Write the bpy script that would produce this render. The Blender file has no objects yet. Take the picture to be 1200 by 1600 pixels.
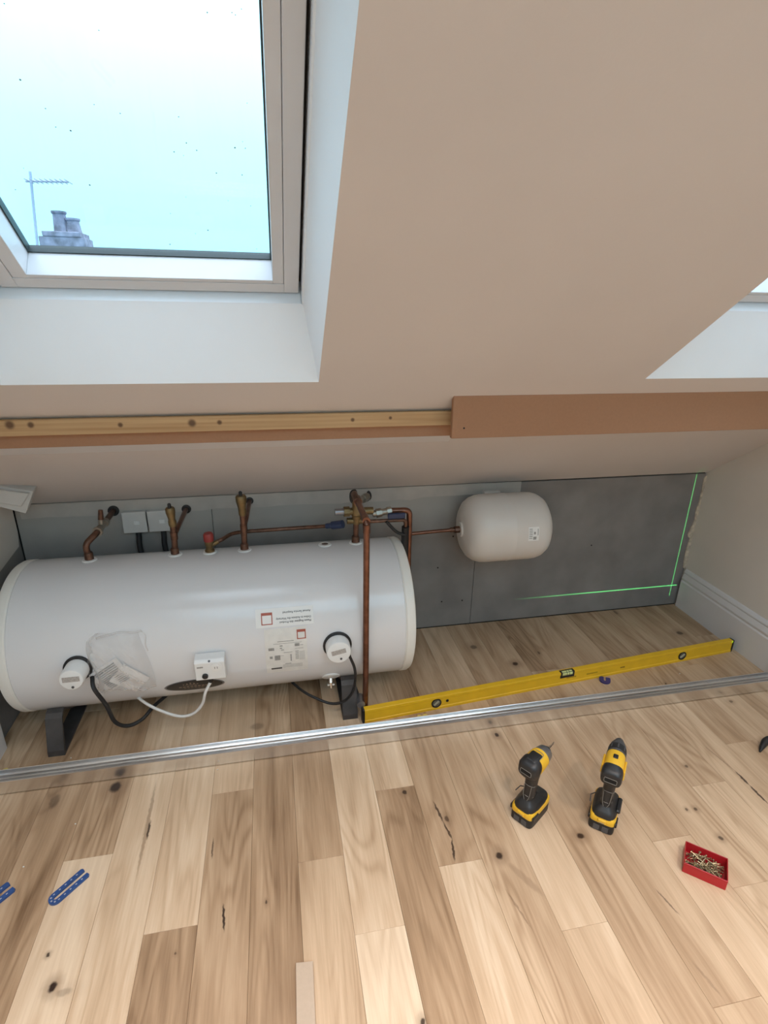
import bpy, bmesh, math, random
from mathutils import Vector, Matrix
random.seed(7)
SC = bpy.context.scene
COL = SC.collection
R_ = math.radians

# ------------------------------------------------------------------ camera, world, lights, exposure
YAW, PITCH, ROLL, FPX = 0.20217, 0.36454, 0.017674, 858.99
CAM = Vector((-2.115, -2.274, 1.52))
fw = Vector((math.sin(YAW)*math.cos(PITCH), math.cos(YAW)*math.cos(PITCH), -math.sin(PITCH)))
rt0 = Vector((math.cos(YAW), -math.sin(YAW), 0)); up0 = rt0.cross(fw)
RT = math.cos(ROLL)*rt0 + math.sin(ROLL)*up0
UP = -math.sin(ROLL)*rt0 + math.cos(ROLL)*up0
cd = bpy.data.cameras.new('camera'); cam = bpy.data.objects.new('camera', cd); COL.objects.link(cam)
cd.sensor_fit = 'VERTICAL'; cd.sensor_height = 36.0; cd.lens = FPX/1600*36.0; cd.clip_start = 0.02
mw = Matrix((RT, UP, -fw)).transposed().to_4x4(); mw.translation = CAM
cam.matrix_world = mw
SC.camera = cam

SKY = 1.5
w = bpy.data.worlds.new('overcast_sky'); SC.world = w; w.use_nodes = True
bg = w.node_tree.nodes['Background']
# overcast sky: brighter towards the zenith (CIE overcast law, 1 + 2 sin(elevation))
_nt = w.node_tree
_tc = _nt.nodes.new('ShaderNodeTexCoord'); _sp = _nt.nodes.new('ShaderNodeSeparateXYZ'); _cl = _nt.nodes.new('ShaderNodeClamp'); _ma = _nt.nodes.new('ShaderNodeMath')
_ma.operation = 'MULTIPLY_ADD'; _ma.inputs[1].default_value = 2.0 * SKY; _ma.inputs[2].default_value = SKY
_nt.links.new(_tc.outputs['Generated'], _sp.inputs[0]); _nt.links.new(_sp.outputs['Z'], _cl.inputs['Value']); _nt.links.new(_cl.outputs[0], _ma.inputs[0])
_nt.links.new(_ma.outputs[0], bg.inputs[1]); 
_cr = _nt.nodes.new('ShaderNodeValToRGB'); _nt.links.new(_cl.outputs[0], _cr.inputs[0]); _nt.links.new(_cr.outputs[0], bg.inputs[0])
_cr.color_ramp.elements[0].position = 0.22; _cr.color_ramp.elements[0].color = (0.385, 0.84, 1.08, 1)
_cr.color_ramp.elements[1].position = 0.85; _cr.color_ramp.elements[1].color = (0.86, 0.97, 1.13, 1)

SC.view_settings.view_transform = 'Standard'; SC.view_settings.look = 'None'
SC.view_settings.gamma = 1; SC.view_settings.use_curve_mapping = False
SC.view_settings.exposure = 0.0

def lamp(name, kind, loc, energy, color, size=0.2, rot=(0, 0, 0), spread=None):
    l = bpy.data.lights.new(name, kind); l.energy = energy; l.color = color
    if kind == 'AREA':
        l.shape = 'DISK'; l.size = size
        if spread: l.spread = R_(spread)
    o = bpy.data.objects.new(name, l); o.location = loc; o.rotation_euler = rot; COL.objects.link(o)
    return o
WARM = (1.0, 0.83, 0.70)
# unseen lamps added above the camera to warm and brighten the floor
LAMPW = 8.0
for lx in (-2.65, -1.7, -0.75):       # added lamps without fittings, spread narrowed to miss slope and reveals
    lamp('added_downlight', 'AREA', (lx, -2.37, 2.44), LAMPW, WARM, 0.16, spread=88)

# ------------------------------------------------------------------ geometry of the room
TH = 0.6425068                      # slope of the roof
HW = 0.7518                         # height of the low back wall
CN = Vector((0, math.sin(TH), math.cos(TH)))       # outward normal of the slope
SU = Vector((0, -math.cos(TH), math.sin(TH)))      # up the slope
XL = -3.14                          # left wall;  right wall at x = 0, back wall at y = 0
ZC = 2.45; AC = (ZC-HW)/math.sin(TH); YC = -AC*math.cos(TH); YF = -5.2
def sl(x, a, off=0.0): return Vector((x, 0, HW)) + SU*a + CN*off
def ray(u, v): return RT*((u-600)/FPX) - UP*((v-800)/FPX) + fw
def at(u, v, y):
    d = ray(u, v); return CAM + d*((y-CAM.y)/d.y)
def flo(u, v, z=0.0):
    d = ray(u, v); return CAM + d*((z-CAM.z)/d.z)

# ------------------------------------------------------------------ materials
MATS = {}
def N(nt, t, **kw):
    n = nt.nodes.new(t)
    for k, v in kw.items():
        if hasattr(n, k): setattr(n, k, v)
    return n
def mat(name, col, rough=0.5, metal=0.0, var=0.06, scale=18.0, bump=0.0, bscale=60.0, spec=0.5, coat=0.0, stretch=None):
    if name in MATS: return MATS[name]
    m = bpy.data.materials.new(name); m.use_nodes = True; nt = m.node_tree
    b = nt.nodes['Principled BSDF']
    b.inputs['Roughness'].default_value = rough; b.inputs['Metallic'].default_value = metal
    b.inputs['Specular IOR Level'].default_value = spec
    b.inputs['Coat Weight'].default_value = coat; b.inputs['Coat Roughness'].default_value = 0.15
    tc = N(nt, 'ShaderNodeTexCoord'); mp = N(nt, 'ShaderNodeMapping')
    nt.links.new(tc.outputs['Object'], mp.inputs['Vector'])
    if stretch: mp.inputs['Scale'].default_value = stretch
    no = N(nt, 'ShaderNodeTexNoise'); no.inputs['Scale'].default_value = scale; no.inputs['Detail'].default_value = 4
    nt.links.new(mp.outputs['Vector'], no.inputs['Vector'])
    cr = N(nt, 'ShaderNodeValToRGB')
    c0 = [max(0, c*(1-var)) for c in col]; c1 = [min(1, c*(1+var)) for c in col]
    cr.color_ramp.elements[0].position = 0.3; cr.color_ramp.elements[0].color = (*c0, 1)
    cr.color_ramp.elements[1].position = 0.7; cr.color_ramp.elements[1].color = (*c1, 1)
    nt.links.new(no.outputs['Fac'], cr.inputs['Fac']); nt.links.new(cr.outputs['Color'], b.inputs['Base Color'])
    if bump > 0:
        n2 = N(nt, 'ShaderNodeTexNoise'); n2.inputs['Scale'].default_value = bscale; n2.inputs['Detail'].default_value = 3
        nt.links.new(mp.outputs['Vector'], n2.inputs['Vector'])
        bp = N(nt, 'ShaderNodeBump'); bp.inputs['Strength'].default_value = bump; bp.inputs['Distance'].default_value = 0.002
        nt.links.new(n2.outputs['Fac'], bp.inputs['Height']); nt.links.new(bp.outputs['Normal'], b.inputs['Normal'])
    MATS[name] = m
    return m

M_ceil = mat('ceiling_paint', (0.66, 0.60, 0.565), 0.75, var=0.02, scale=3, bump=0.08, bscale=140)
M_wall = mat('wall_paint', (0.73, 0.67, 0.60), 0.7, var=0.03, scale=4, bump=0.1, bscale=120)
M_rev = mat('reveal_daylight_tint', (0.85, 0.89, 0.93), 0.6, var=0.015, scale=4, bump=0.05, bscale=120)  # cool tint in the colour stands in for blue daylight on the reveals
M_skirt = mat('skirting_paint', (0.72, 0.69, 0.68), 0.35, var=0.02, scale=6)
M_sash = mat('sash_paint', (0.66, 0.68, 0.71), 0.35, var=0.02, scale=9)
M_black = mat('black_rubber', (0.012, 0.012, 0.013), 0.5, var=0.2)
M_tank = mat('tank_white_enamel', (0.75, 0.735, 0.735), 0.2, var=0.012, scale=5, spec=0.5, coat=0.15)
M_cap = mat('tank_end_cream', (0.84, 0.81, 0.75), 0.4, var=0.02, scale=5)
M_vessel = mat('vessel_white', (0.70, 0.65, 0.60), 0.35, var=0.02, scale=6)
M_plastic = mat('white_plastic', (0.80, 0.79, 0.77), 0.35, var=0.02)
M_whitebox = mat('aged_white_plastic', (0.62, 0.60, 0.57), 0.4, var=0.03)
M_label = mat('label_paper', (0.84, 0.82, 0.79), 0.4, var=0.02)
M_label2 = mat('label_film', (0.76, 0.735, 0.69), 0.3, var=0.05, scale=40)
M_red_ink = mat('red_ink', (0.42, 0.10, 0.06), 0.5)
M_ink = mat('black_ink', (0.03, 0.03, 0.03), 0.5)
M_grey_ink = mat('grey_ink', (0.32, 0.31, 0.29), 0.5, var=0.25, scale=300)
M_copper = mat('copper', (0.20, 0.097, 0.066), 0.32, 0.9, var=0.25, scale=30)
M_oldcopper = mat('tarnished_copper', (0.15, 0.08, 0.055), 0.42, 0.8, var=0.4, scale=40)
M_brass = mat('brass', (0.22, 0.155, 0.075), 0.45, 0.85, var=0.2, scale=50)
M_nickel = mat('dull_nickel', (0.36, 0.33, 0.28), 0.4, 0.9, var=.2, scale=40)
M_chrome = mat('chrome', (0.75, 0.73, 0.70), 0.2, 1.0, var=0.05)
M_alu = mat('aluminium', (0.80, 0.80, 0.80), 0.24, 1.0, var=0.06, scale=25, stretch=(0.2, 1, 1))
M_alu_in = mat('aluminium_matt', (0.50, 0.51, 0.52), 0.42, 1.0, var=0.1, scale=25, stretch=(0.2, 1, 1))
M_steel_dark = mat('dark_steel_strut', (0.075, 0.068, 0.066), 0.5, 0.3, var=0.2)
M_yellow = mat('level_yellow', (0.80, 0.47, 0.018), 0.42, var=0.05)
M_tyellow = mat('tool_yellow', (0.80, 0.47, 0.03), 0.4, var=0.05)
M_tblack = mat('tool_black', (0.016, 0.016, 0.017), 0.42, var=0.2)
M_tgrey = mat('tool_grey', (0.085, 0.085, 0.09), 0.4, 0.2, var=0.15)
M_edge = mat('tool_rib_grey', (0.22, 0.21, 0.19), 0.5)
M_gearmetal = mat('gearcase_metal', (0.33, 0.33, 0.35), 0.35, 0.8, var=0.1)
M_red = mat('red_box_plastic', (0.42, 0.012, 0.018), 0.35, var=0.05)
M_screw = mat('screw_zinc', (0.40, 0.33, 0.21), 0.35, 0.9, var=0.15)
M_blue = mat('blue_shim_plastic', (0.025, 0.075, 0.24), 0.4, var=0.1)
M_navy = mat('navy_shim_plastic', (0.03, 0.03, 0.16), 0.4, var=0.1)
M_paleyellow = mat('pale_yellow_plastic', (0.72, 0.60, 0.16), 0.45, var=0.05)
M_mdf = mat('mdf', (0.36, 0.185, 0.10), 0.7, var=0.03, scale=120, bump=0.05)
M_mdf2 = mat('mdf_offcut', (0.52, 0.40, 0.30), 0.7, var=0.03, scale=120)
M_redcap = mat('red_cap', (0.30, 0.035, 0.03), 0.4)
M_bluecap = mat('blue_cap', (0.02, 0.035, 0.09), 0.4)
M_vial = mat('vial_green', (0.62, 0.66, 0.28), 0.15, var=0.1)
M_paper = mat('leaflet_paper', (0.78, 0.74, 0.71), 0.6, var=0.06, scale=60)
M_cablew = mat('white_cable', (0.72, 0.70, 0.67), 0.4)
M_brick = mat('chimney_haze_mottled', (0.20, 0.19, 0.25), 0.9, var=0.5, scale=7)  # lilac sky haze and wet-glass mottling are put into this colour
M_aerial = mat('aerial_metal', (0.36, 0.38, 0.48), 0.5)
M_speck = mat('glass_dirt', (0.17, 0.23, 0.25), 0.8)
M_debris = mat('white_debris', (0.8, 0.8, 0.76), 0.7)
M_filler = mat('filler', (0.55, 0.47, 0.36), 0.85, var=0.3, scale=50)
M_gap = mat('dark_gap', (0.02, 0.017, 0.015), 0.9)
M_sub = mat('subfloor', (0.10, 0.065, 0.04), 0.9)

def glass_mat(name, tint, gloss=0.06):
    m = bpy.data.materials.new(name); m.use_nodes = True; nt = m.node_tree; nt.nodes.clear()
    out = N(nt, 'ShaderNodeOutputMaterial'); tr = N(nt, 'ShaderNodeBsdfTransparent'); gl = N(nt, 'ShaderNodeBsdfGlossy')
    tr.inputs[0].default_value = (*tint, 1); gl.inputs['Roughness'].default_value = 0.02
    mx = N(nt, 'ShaderNodeMixShader'); lw = N(nt, 'ShaderNodeLayerWeight'); lw.inputs['Blend'].default_value = 0.5
    pw = N(nt, 'ShaderNodeMath', operation='POWER'); pw.inputs[1].default_value = 5; nt.links.new(lw.outputs['Facing'], pw.inputs[0])
    fr = N(nt, 'ShaderNodeMath', operation='MULTIPLY_ADD'); fr.inputs[1].default_value = .9; fr.inputs[2].default_value = .035; nt.links.new(pw.outputs[0], fr.inputs[0])
    nt.links.new(fr.outputs[0], mx.inputs[0]); nt.links.new(tr.outputs[0], mx.inputs[1]); nt.links.new(gl.outputs[0], mx.inputs[2])
    nt.links.new(mx.outputs[0], out.inputs[0])
    return m
M_glass = glass_mat('window_glass', (0.97, 1.0, 1.0))
def film_mat():
    m = bpy.data.materials.new('polythene_film'); m.use_nodes = True; nt = m.node_tree; nt.nodes.clear()
    out = N(nt, 'ShaderNodeOutputMaterial'); tr = N(nt, 'ShaderNodeBsdfTransparent'); tr.inputs[0].default_value = (0.97, 0.965, 0.96, 1)
    pr = N(nt, 'ShaderNodeBsdfPrincipled'); pr.inputs['Base Color'].default_value = (0.88, 0.87, 0.86, 1); pr.inputs['Roughness'].default_value = 0.16
    lw = N(nt, 'ShaderNodeLayerWeight'); lw.inputs['Blend'].default_value = 0.45
    mr = N(nt, 'ShaderNodeMapRange'); mr.inputs['To Min'].default_value = 0.05; mr.inputs['To Max'].default_value = 0.55
    nt.links.new(lw.outputs['Facing'], mr.inputs['Value'])
    mx = N(nt, 'ShaderNodeMixShader')
    nt.links.new(mr.outputs[0], mx.inputs[0]); nt.links.new(tr.outputs[0], mx.inputs[1]); nt.links.new(pr.outputs[0], mx.inputs[2])
    nt.links.new(mx.outputs[0], out.inputs[0])
    return m
M_film = film_mat()

# --- oak: per-plank tone from the object colour, grain along y, knots and shakes that belong to the boards
def oak_mat():
    m = bpy.data.materials.new('oak_boards'); m.use_nodes = True; nt = m.node_tree; L = nt.links.new
    b = nt.nodes['Principled BSDF']; b.inputs['Roughness'].default_value = 0.5; b.inputs['Specular IOR Level'].default_value = 0.35
    oi = N(nt, 'ShaderNodeObjectInfo'); tc = N(nt, 'ShaderNodeTexCoord'); geo = N(nt, 'ShaderNodeNewGeometry')
    sc = N(nt, 'ShaderNodeVectorMath', operation='SCALE'); sc.inputs['Scale'].default_value = 37.0
    cmb = N(nt, 'ShaderNodeCombineXYZ')
    for i in range(3): L(oi.outputs['Random'], cmb.inputs[i])
    L(cmb.outputs[0], sc.inputs[0])
    ad = N(nt, 'ShaderNodeVectorMath', operation='ADD'); L(tc.outputs['Object'], ad.inputs[0]); L(sc.outputs[0], ad.inputs[1])
    def mapped(s):
        mp = N(nt, 'ShaderNodeMapping'); mp.inputs['Scale'].default_value = s; L(ad.outputs[0], mp.inputs['Vector']); return mp.outputs[0]
    def noise(vec, scale, detail=4, rough=0.6, dist=0.0):
        n = N(nt, 'ShaderNodeTexNoise'); n.inputs['Scale'].default_value = scale; n.inputs['Detail'].default_value = detail
        n.inputs['Roughness'].default_value = rough; n.inputs['Distortion'].default_value = dist; L(vec, n.inputs['Vector']); return n.outputs['Fac']
    def mth(op, a, c, clamp=False):
        n = N(nt, 'ShaderNodeMath', operation=op); n.use_clamp = clamp
        for i, v in enumerate((a, c)):
            if isinstance(v, (int, float)): n.inputs[i].default_value = v
            else: L(v, n.inputs[i])
        return n.outputs[0]
    fine = noise(mapped((60, 2.2, 1)), 3.0, 5, 0.65)
    broad = noise(mapped((9, 0.9, 1)), 1.6, 3, 0.55, 0.6)
    # cathedral figure: contour lines of a stretched noise field
    field = noise(mapped((7.0, 0.85, 1)), 1.0, 2, 0.45, 0.5)
    rings = mth('SINE', mth('MULTIPLY', field, 95.0), 0.0)
    rings = mth('MULTIPLY', mth('ADD', rings, 1.0), 0.5)
    rings = mth('POWER', rings, 2.2)
    patch = noise(mapped((5.0, 1.3, 1)), 1.2, 2)
    mr = N(nt, 'ShaderNodeMapRange'); mr.inputs['From Min'].default_value = 0.42; mr.inputs['From Max'].default_value = 0.62; L(patch, mr.inputs['Value'])
    rings = mth('MULTIPLY', rings, mr.outputs[0])
    v = mth('MULTIPLY', mth('SUBTRACT', fine, 0.5), 0.36)
    v = mth('ADD', v, mth('MULTIPLY', mth('SUBTRACT', broad, 0.5), 0.85))
    v = mth('SUBTRACT', v, mth('MULTIPLY', rings, 0.17))
    sep = N(nt, 'ShaderNodeSeparateColor'); L(oi.outputs['Color'], sep.inputs[0])
    v = mth('ADD', v, sep.outputs[0], True)
    cr = N(nt, 'ShaderNodeValToRGB'); e = cr.color_ramp.elements
    e[0].position = 0.0; e[0].color = (0.19, 0.108, 0.056, 1)
    e[1].position = 1.0; e[1].color = (0.80, 0.632, 0.46, 1)
    x = cr.color_ramp.elements.new(0.33); x.color = (0.41, 0.268, 0.16, 1)
    x = cr.color_ramp.elements.new(0.66); x.color = (0.61, 0.437, 0.288, 1)
    L(v, cr.inputs['Fac'])
    # knots and shakes at their places on the boards: (x, y, half width, half length, strength, turn)
    wob = N(nt, 'ShaderNodeTexNoise'); wob.inputs['Scale'].default_value = 70; wob.inputs['Detail'].default_value = 3; L(geo.outputs['Position'], wob.inputs['Vector'])
    wsub = N(nt, 'ShaderNodeVectorMath', operation='SUBTRACT'); L(wob.outputs['Color'], wsub.inputs[0]); wsub.inputs[1].default_value = (0.5, 0.5, 0.5)
    wsc = N(nt, 'ShaderNodeVectorMath', operation='SCALE'); L(wsub.outputs[0], wsc.inputs[0]); wsc.inputs['Scale'].default_value = 0.009
    pos = N(nt, 'ShaderNodeVectorMath', operation='ADD'); L(geo.outputs['Position'], pos.inputs[0]); L(wsc.outputs[0], pos.inputs[1])
    K = KNOTS
    tot = None; halo = None
    for (kx, ky, ka, kb, ks, kt) in K:
        mp = N(nt, 'ShaderNodeMapping', vector_type='TEXTURE'); mp.inputs['Location'].default_value = (kx, ky, 0)
        mp.inputs['Rotation'].default_value = (0, 0, kt); mp.inputs['Scale'].default_value = (ka, kb, 1000)
        L(pos.outputs[0], mp.inputs['Vector'])
        ln = N(nt, 'ShaderNodeVectorMath', operation='LENGTH'); L(mp.outputs[0], ln.inputs[0])
        a = N(nt, 'ShaderNodeMapRange', interpolation_type='SMOOTHSTEP'); a.inputs['From Min'].default_value = 0.55; a.inputs['From Max'].default_value = 1.15
        a.inputs['To Min'].default_value = ks; a.inputs['To Max'].default_value = 0; L(ln.outputs['Value'], a.inputs['Value'])
        if kb/ka >= 4 and ks < .6:
            halo = a.outputs[0] if halo is None else mth('MAXIMUM', halo, a.outputs[0])
            continue
        tot = a.outputs[0] if tot is None else mth('MAXIMUM', tot, a.outputs[0])
        if kb/ka < 4:
            h = N(nt, 'ShaderNodeMapRange', interpolation_type='SMOOTHSTEP'); h.inputs['From Min'].default_value = 0.8; h.inputs['From Max'].default_value = 3.4
            h.inputs['To Min'].default_value = 0.42*ks; h.inputs['To Max'].default_value = 0; L(ln.outputs['Value'], h.inputs['Value'])
            halo = h.outputs[0] if halo is None else mth('MAXIMUM', halo, h.outputs[0])
    mx1 = N(nt, 'ShaderNodeMix', data_type='RGBA'); L(halo, mx1.inputs[0]); L(cr.outputs[0], mx1.inputs[6]); mx1.inputs[7].default_value = (0.17, 0.095, 0.05, 1)
    mx2 = N(nt, 'ShaderNodeMix', data_type='RGBA'); L(tot, mx2.inputs[0]); L(mx1.outputs[2], mx2.inputs[6]); mx2.inputs[7].default_value = (0.030, 0.014, 0.008, 1)
    L(mx2.outputs[2], b.inputs['Base Color'])
    bp = N(nt, 'ShaderNodeBump'); bp.inputs['Strength'].default_value = 0.12; bp.inputs['Distance'].default_value = 0.001; L(fine, bp.inputs['Height'])
    L(bp.outputs['Normal'], b.inputs['Normal'])
    rr = mth('ADD', mth('MULTIPLY', fine, 0.2), 0.38); L(rr, b.inputs['Roughness'])
    return m
KNOTS = []
for (u, v, a, b_, s) in ((180, 1230, .020, .024, .95), (82, 1542, .010, .012, 1), (75, 1492, .004, .005, .9), (85, 1252, .016, .03, .45),
        (632, 1238, .008, .009, .85), (698, 1279, .008, .012, .7), (780, 1337, .012, .013, .95), (907, 1306, .013, .012, .95),
        (776, 1148, .009, .011, .95), (1022, 1356, .001, .001, 0), (1126, 1309, .008, .008, .75), (1087, 1264, .006, .007, .75),
        (1073, 1265, .004, .006, .7), (1072, 1197, .008, .007, .65), (805, 1037, .015, .014, .95), (740, 1011, .018, .018, .6),
        (842, 1020, .006, .012, .6), (1062, 989, .017, .016, .75), (962, 957, .01, .02, .5), (1060, 1069, .005, .008, .9), (1040, 1068, .003, .005, .9), (1142, 1096, .010, .008, .6), (661, 1597, .007, .008, .9),
        (416, 1410, .003, .006, .8), (274, 1490, .003, .004, .6), (402, 1135, .028, .02, .35), (100, 1550, .02, .01, .3)):
    p = flo(u, v); KNOTS.append((p.x, p.y, a, b_, s, 0.0))
def shake(u0, v0, u1, v1, wd, s):
    p, q = flo(u0, v0), flo(u1, v1); d = q-p
    KNOTS.append(((p.x+q.x)/2, (p.y+q.y)/2, wd, d.length/2*1.1, s, math.atan2(d.y, d.x)-math.pi/2))
for a in ((229, 1312, 235, 1283, .004, .9), (214, 1368, 244, 1222, .006, .45), (349, 1413, 350, 1455, .004, .95), (331, 1342, 333, 1310, .003, .7),
          (677, 1252, 693, 1285, .004, .85), (692, 1284, 707, 1312, .004, .85), (706, 1310, 710, 1345, .004, .9),
          (1150, 1206, 1172, 1228, .005, .9), (1170, 1226, 1200, 1256, .005, .9), (1100, 1165, 1150, 1206, .003, .5),
          (790, 1345, 850, 1400, .012, .28), (1025, 1390, 1062, 1430, .003, .6), (1080, 1500, 1130, 1560, .004, .35), (790, 1390, 830, 1450, .003, .5)):
    shake(*a)
M_oak = oak_mat()

# --- pine batten with knots
def pine_mat():
    m = bpy.data.materials.new('pine'); m.use_nodes = True; nt = m.node_tree; L = nt.links.new; b = nt.nodes['Principled BSDF']
    b.inputs['Roughness'].default_value = 0.6
    tc = N(nt, 'ShaderNodeTexCoord'); mp = N(nt, 'ShaderNodeMapping'); mp.inputs['Scale'].default_value = (0.7, 30, 30); L(tc.outputs['Object'], mp.inputs['Vector'])
    n = N(nt, 'ShaderNodeTexNoise'); n.inputs['Scale'].default_value = 2.5; n.inputs['Detail'].default_value = 5; L(mp.outputs[0], n.inputs['Vector'])
    cr = N(nt, 'ShaderNodeValToRGB'); cr.color_ramp.elements[0].color = (0.40, 0.225, 0.095, 1); cr.color_ramp.elements[1].color = (0.62, 0.415, 0.22, 1)
    cr.color_ramp.elements[0].position = 0.25; cr.color_ramp.elements[1].position = 0.75
    L(n.outputs['Fac'], cr.inputs['Fac'])
    tot = None
    for (u, v, r) in ((300, 661, .013), (343, 660, .008), (188, 664, .008), (48, 664, .010), (15, 664, .014), (551, 656, .007), (610, 653, .006), (97, 651, .006), (177, 650, .006)):
        p = at(u, v, -.625)
        q = N(nt, 'ShaderNodeMapping', vector_type='TEXTURE'); q.inputs['Location'].default_value = (p.x+1.5, p.y+.61, p.z-1.18); q.inputs['Scale'].default_value = (r, r*3, r)
        L(tc.outputs['Object'], q.inputs['Vector'])
        ln = N(nt, 'ShaderNodeVectorMath', operation='LENGTH'); L(q.outputs[0], ln.inputs[0])
        a = N(nt, 'ShaderNodeMapRange', interpolation_type='SMOOTHSTEP'); a.inputs['From Min'].default_value = 0.4; a.inputs['From Max'].default_value = 1.2
        a.inputs['To Min'].default_value = .9; a.inputs['To Max'].default_value = 0; L(ln.outputs['Value'], a.inputs['Value'])
        if tot is None: tot = a.outputs[0]
        else:
            k = N(nt, 'ShaderNodeMath', operation='MAXIMUM'); L(tot, k.inputs[0]); L(a.outputs[0], k.inputs[1]); tot = k.outputs[0]
    mx = N(nt, 'ShaderNodeMix', data_type='RGBA'); L(tot, mx.inputs[0]); L(cr.outputs[0], mx.inputs[6]); mx.inputs[7].default_value = (0.10, 0.045, 0.02, 1)
    L(mx.outputs[2], b.inputs['Base Color'])
    return m
M_pine = pine_mat()

# --- grey plasterboard with a skim of old white plaster along its top left part
def board_mat():
    m = bpy.data.materials.new('plasterboard_grey'); m.use_nodes = True; nt = m.node_tree; L = nt.links.new; b = nt.nodes['Principled BSDF']
    b.inputs['Roughness'].default_value = 0.85
    geo = N(nt, 'ShaderNodeNewGeometry'); sp = N(nt, 'ShaderNodeSeparateXYZ'); L(geo.outputs['Position'], sp.inputs[0])
    n = N(nt, 'ShaderNodeTexNoise'); n.inputs['Scale'].default_value = 5; n.inputs['Detail'].default_value = 5; L(geo.outputs['Position'], n.inputs['Vector'])
    cr = N(nt, 'ShaderNodeValToRGB'); cr.color_ramp.elements[0].color = (0.195, 0.178, 0.168, 1); cr.color_ramp.elements[1].color = (0.275, 0.252, 0.236, 1)
    cr.color_ramp.elements[0].position = .3; cr.color_ramp.elements[1].position = .7
    L(n.outputs['Fac'], cr.inputs['Fac'])
    def mth(op, a, c, clamp=False):
        k = N(nt, 'ShaderNodeMath', operation=op); k.use_clamp = clamp
        for i, v in enumerate((a, c)):
            if isinstance(v, (int, float)): k.inputs[i].default_value = v
            else: L(v, k.inputs[i])
        return k.outputs[0]
    nz = mth('MULTIPLY', mth('SUBTRACT', n.outputs['Fac'], 0.5), 0.10)
    zz = mth('ADD', sp.outputs['Z'], nz)
    sm = mth('MULTIPLY', mth('SUBTRACT', zz, 0.50), 7.0, True)               # plaster smear rises out of the bare board
    xx = mth('MULTIPLY', mth('SUBTRACT', -1.22, sp.outputs['X']), 8.0, True)
    f = mth('MULTIPLY', mth('MULTIPLY', sm, xx), 0.8)
    mx = N(nt, 'ShaderNodeMix', data_type='RGBA'); L(f, mx.inputs[0]); L(cr.outputs[0], mx.inputs[6]); mx.inputs[7].default_value = (0.46, 0.43, 0.39, 1)
    L(mx.outputs[2], b.inputs['Base Color'])
    return m
M_board = board_mat()

# ------------------------------------------------------------------ mesh helpers
def tagged(o, label=None, cat=None, group=None, kind=None):
    if label: o['label'] = label
    if cat: o['category'] = cat
    if group: o['group'] = group
    if kind: o['kind'] = kind
    return o
WM = {}
def obj(name, bm, m, parent=None, smooth=False, local=False, loc=None):
    """link the bmesh as one object; world coordinates unless local; loc = its own origin"""
    M = WM.get(parent.name) if parent else None
    if loc is not None:
        bmesh.ops.translate(bm, verts=bm.verts, vec=-Vector(loc))
    elif M is not None and not local:
        bmesh.ops.transform(bm, matrix=M.inverted(), verts=bm.verts)
    bmesh.ops.recalc_face_normals(bm, faces=bm.faces)
    me = bpy.data.meshes.new(name); bm.to_mesh(me); bm.free()
    if smooth:
        me.shade_smooth()
        try: me.set_sharp_from_angle(angle=R_(38))
        except Exception: pass
    me.materials.append(m)
    o = bpy.data.objects.new(name, me); COL.objects.link(o)
    if parent:
        o.parent = parent
        if loc is not None:
            o.location = (M.inverted() @ Vector(loc)) if M is not None else loc
    elif loc is not None: o.location = loc
    if loc is not None: WM[o.name] = Matrix.Translation(loc)
    else: WM[o.name] = (M.copy() if M is not None else Matrix.Identity(4))
    return o
def thing(name, loc, label=None, cat=None, group=None, rz=0.0, kind=None):
    o = bpy.data.objects.new(name, None); COL.objects.link(o); o.location = loc; o.rotation_euler = (0, 0, rz); o.empty_display_size = .05
    WM[o.name] = Matrix.Translation(loc) @ Matrix.Rotation(rz, 4, 'Z')
    return tagged(o, label, cat, group, kind)
def B(): return bmesh.new()
def hexa(bm, p, bev=0.0, seg=1):
    """p: 8 points, bottom ring 0-3 and top ring 4-7"""
    t = bmesh.new()
    vs = [t.verts.new(q) for q in p]
    for f in ((3, 2, 1, 0), (4, 5, 6, 7), (0, 1, 5, 4), (1, 2, 6, 5), (2, 3, 7, 6), (3, 0, 4, 7)): t.faces.new([vs[i] for i in f])
    bmesh.ops.recalc_face_normals(t, faces=t.faces)
    if bev > 0: bmesh.ops.bevel(t, geom=t.edges[:], offset=bev, segments=seg, profile=.5, affect='EDGES')
    merge(bm, t)
    return bm
def merge(bm, t):
    me = bpy.data.meshes.new('tmp'); t.to_mesh(me); t.free(); bm.from_mesh(me); bpy.data.meshes.remove(me)
def box(bm, lo, hi, bev=0.0, seg=1, M=None, taper=1.0):
    x0, y0, z0 = lo; x1, y1, z1 = hi
    cx, cy = (x0+x1)/2, (y0+y1)/2
    ring = ((x0, y0), (x1, y0), (x1, y1), (x0, y1))
    p = [Vector((x, y, z0)) for x, y in ring] + [Vector((cx+(x-cx)*taper, cy+(y-cy)*taper, z1)) for x, y in ring]
    if M is not None: p = [M @ q for q in p]
    return hexa(bm, p, bev, seg)
def frame_of(d):
    d = d.normalized(); a = Vector((0, 0, 1)) if abs(d.z) < .9 else Vector((1, 0, 0))
    u = d.cross(a).normalized(); return u, d.cross(u).normalized()
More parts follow.
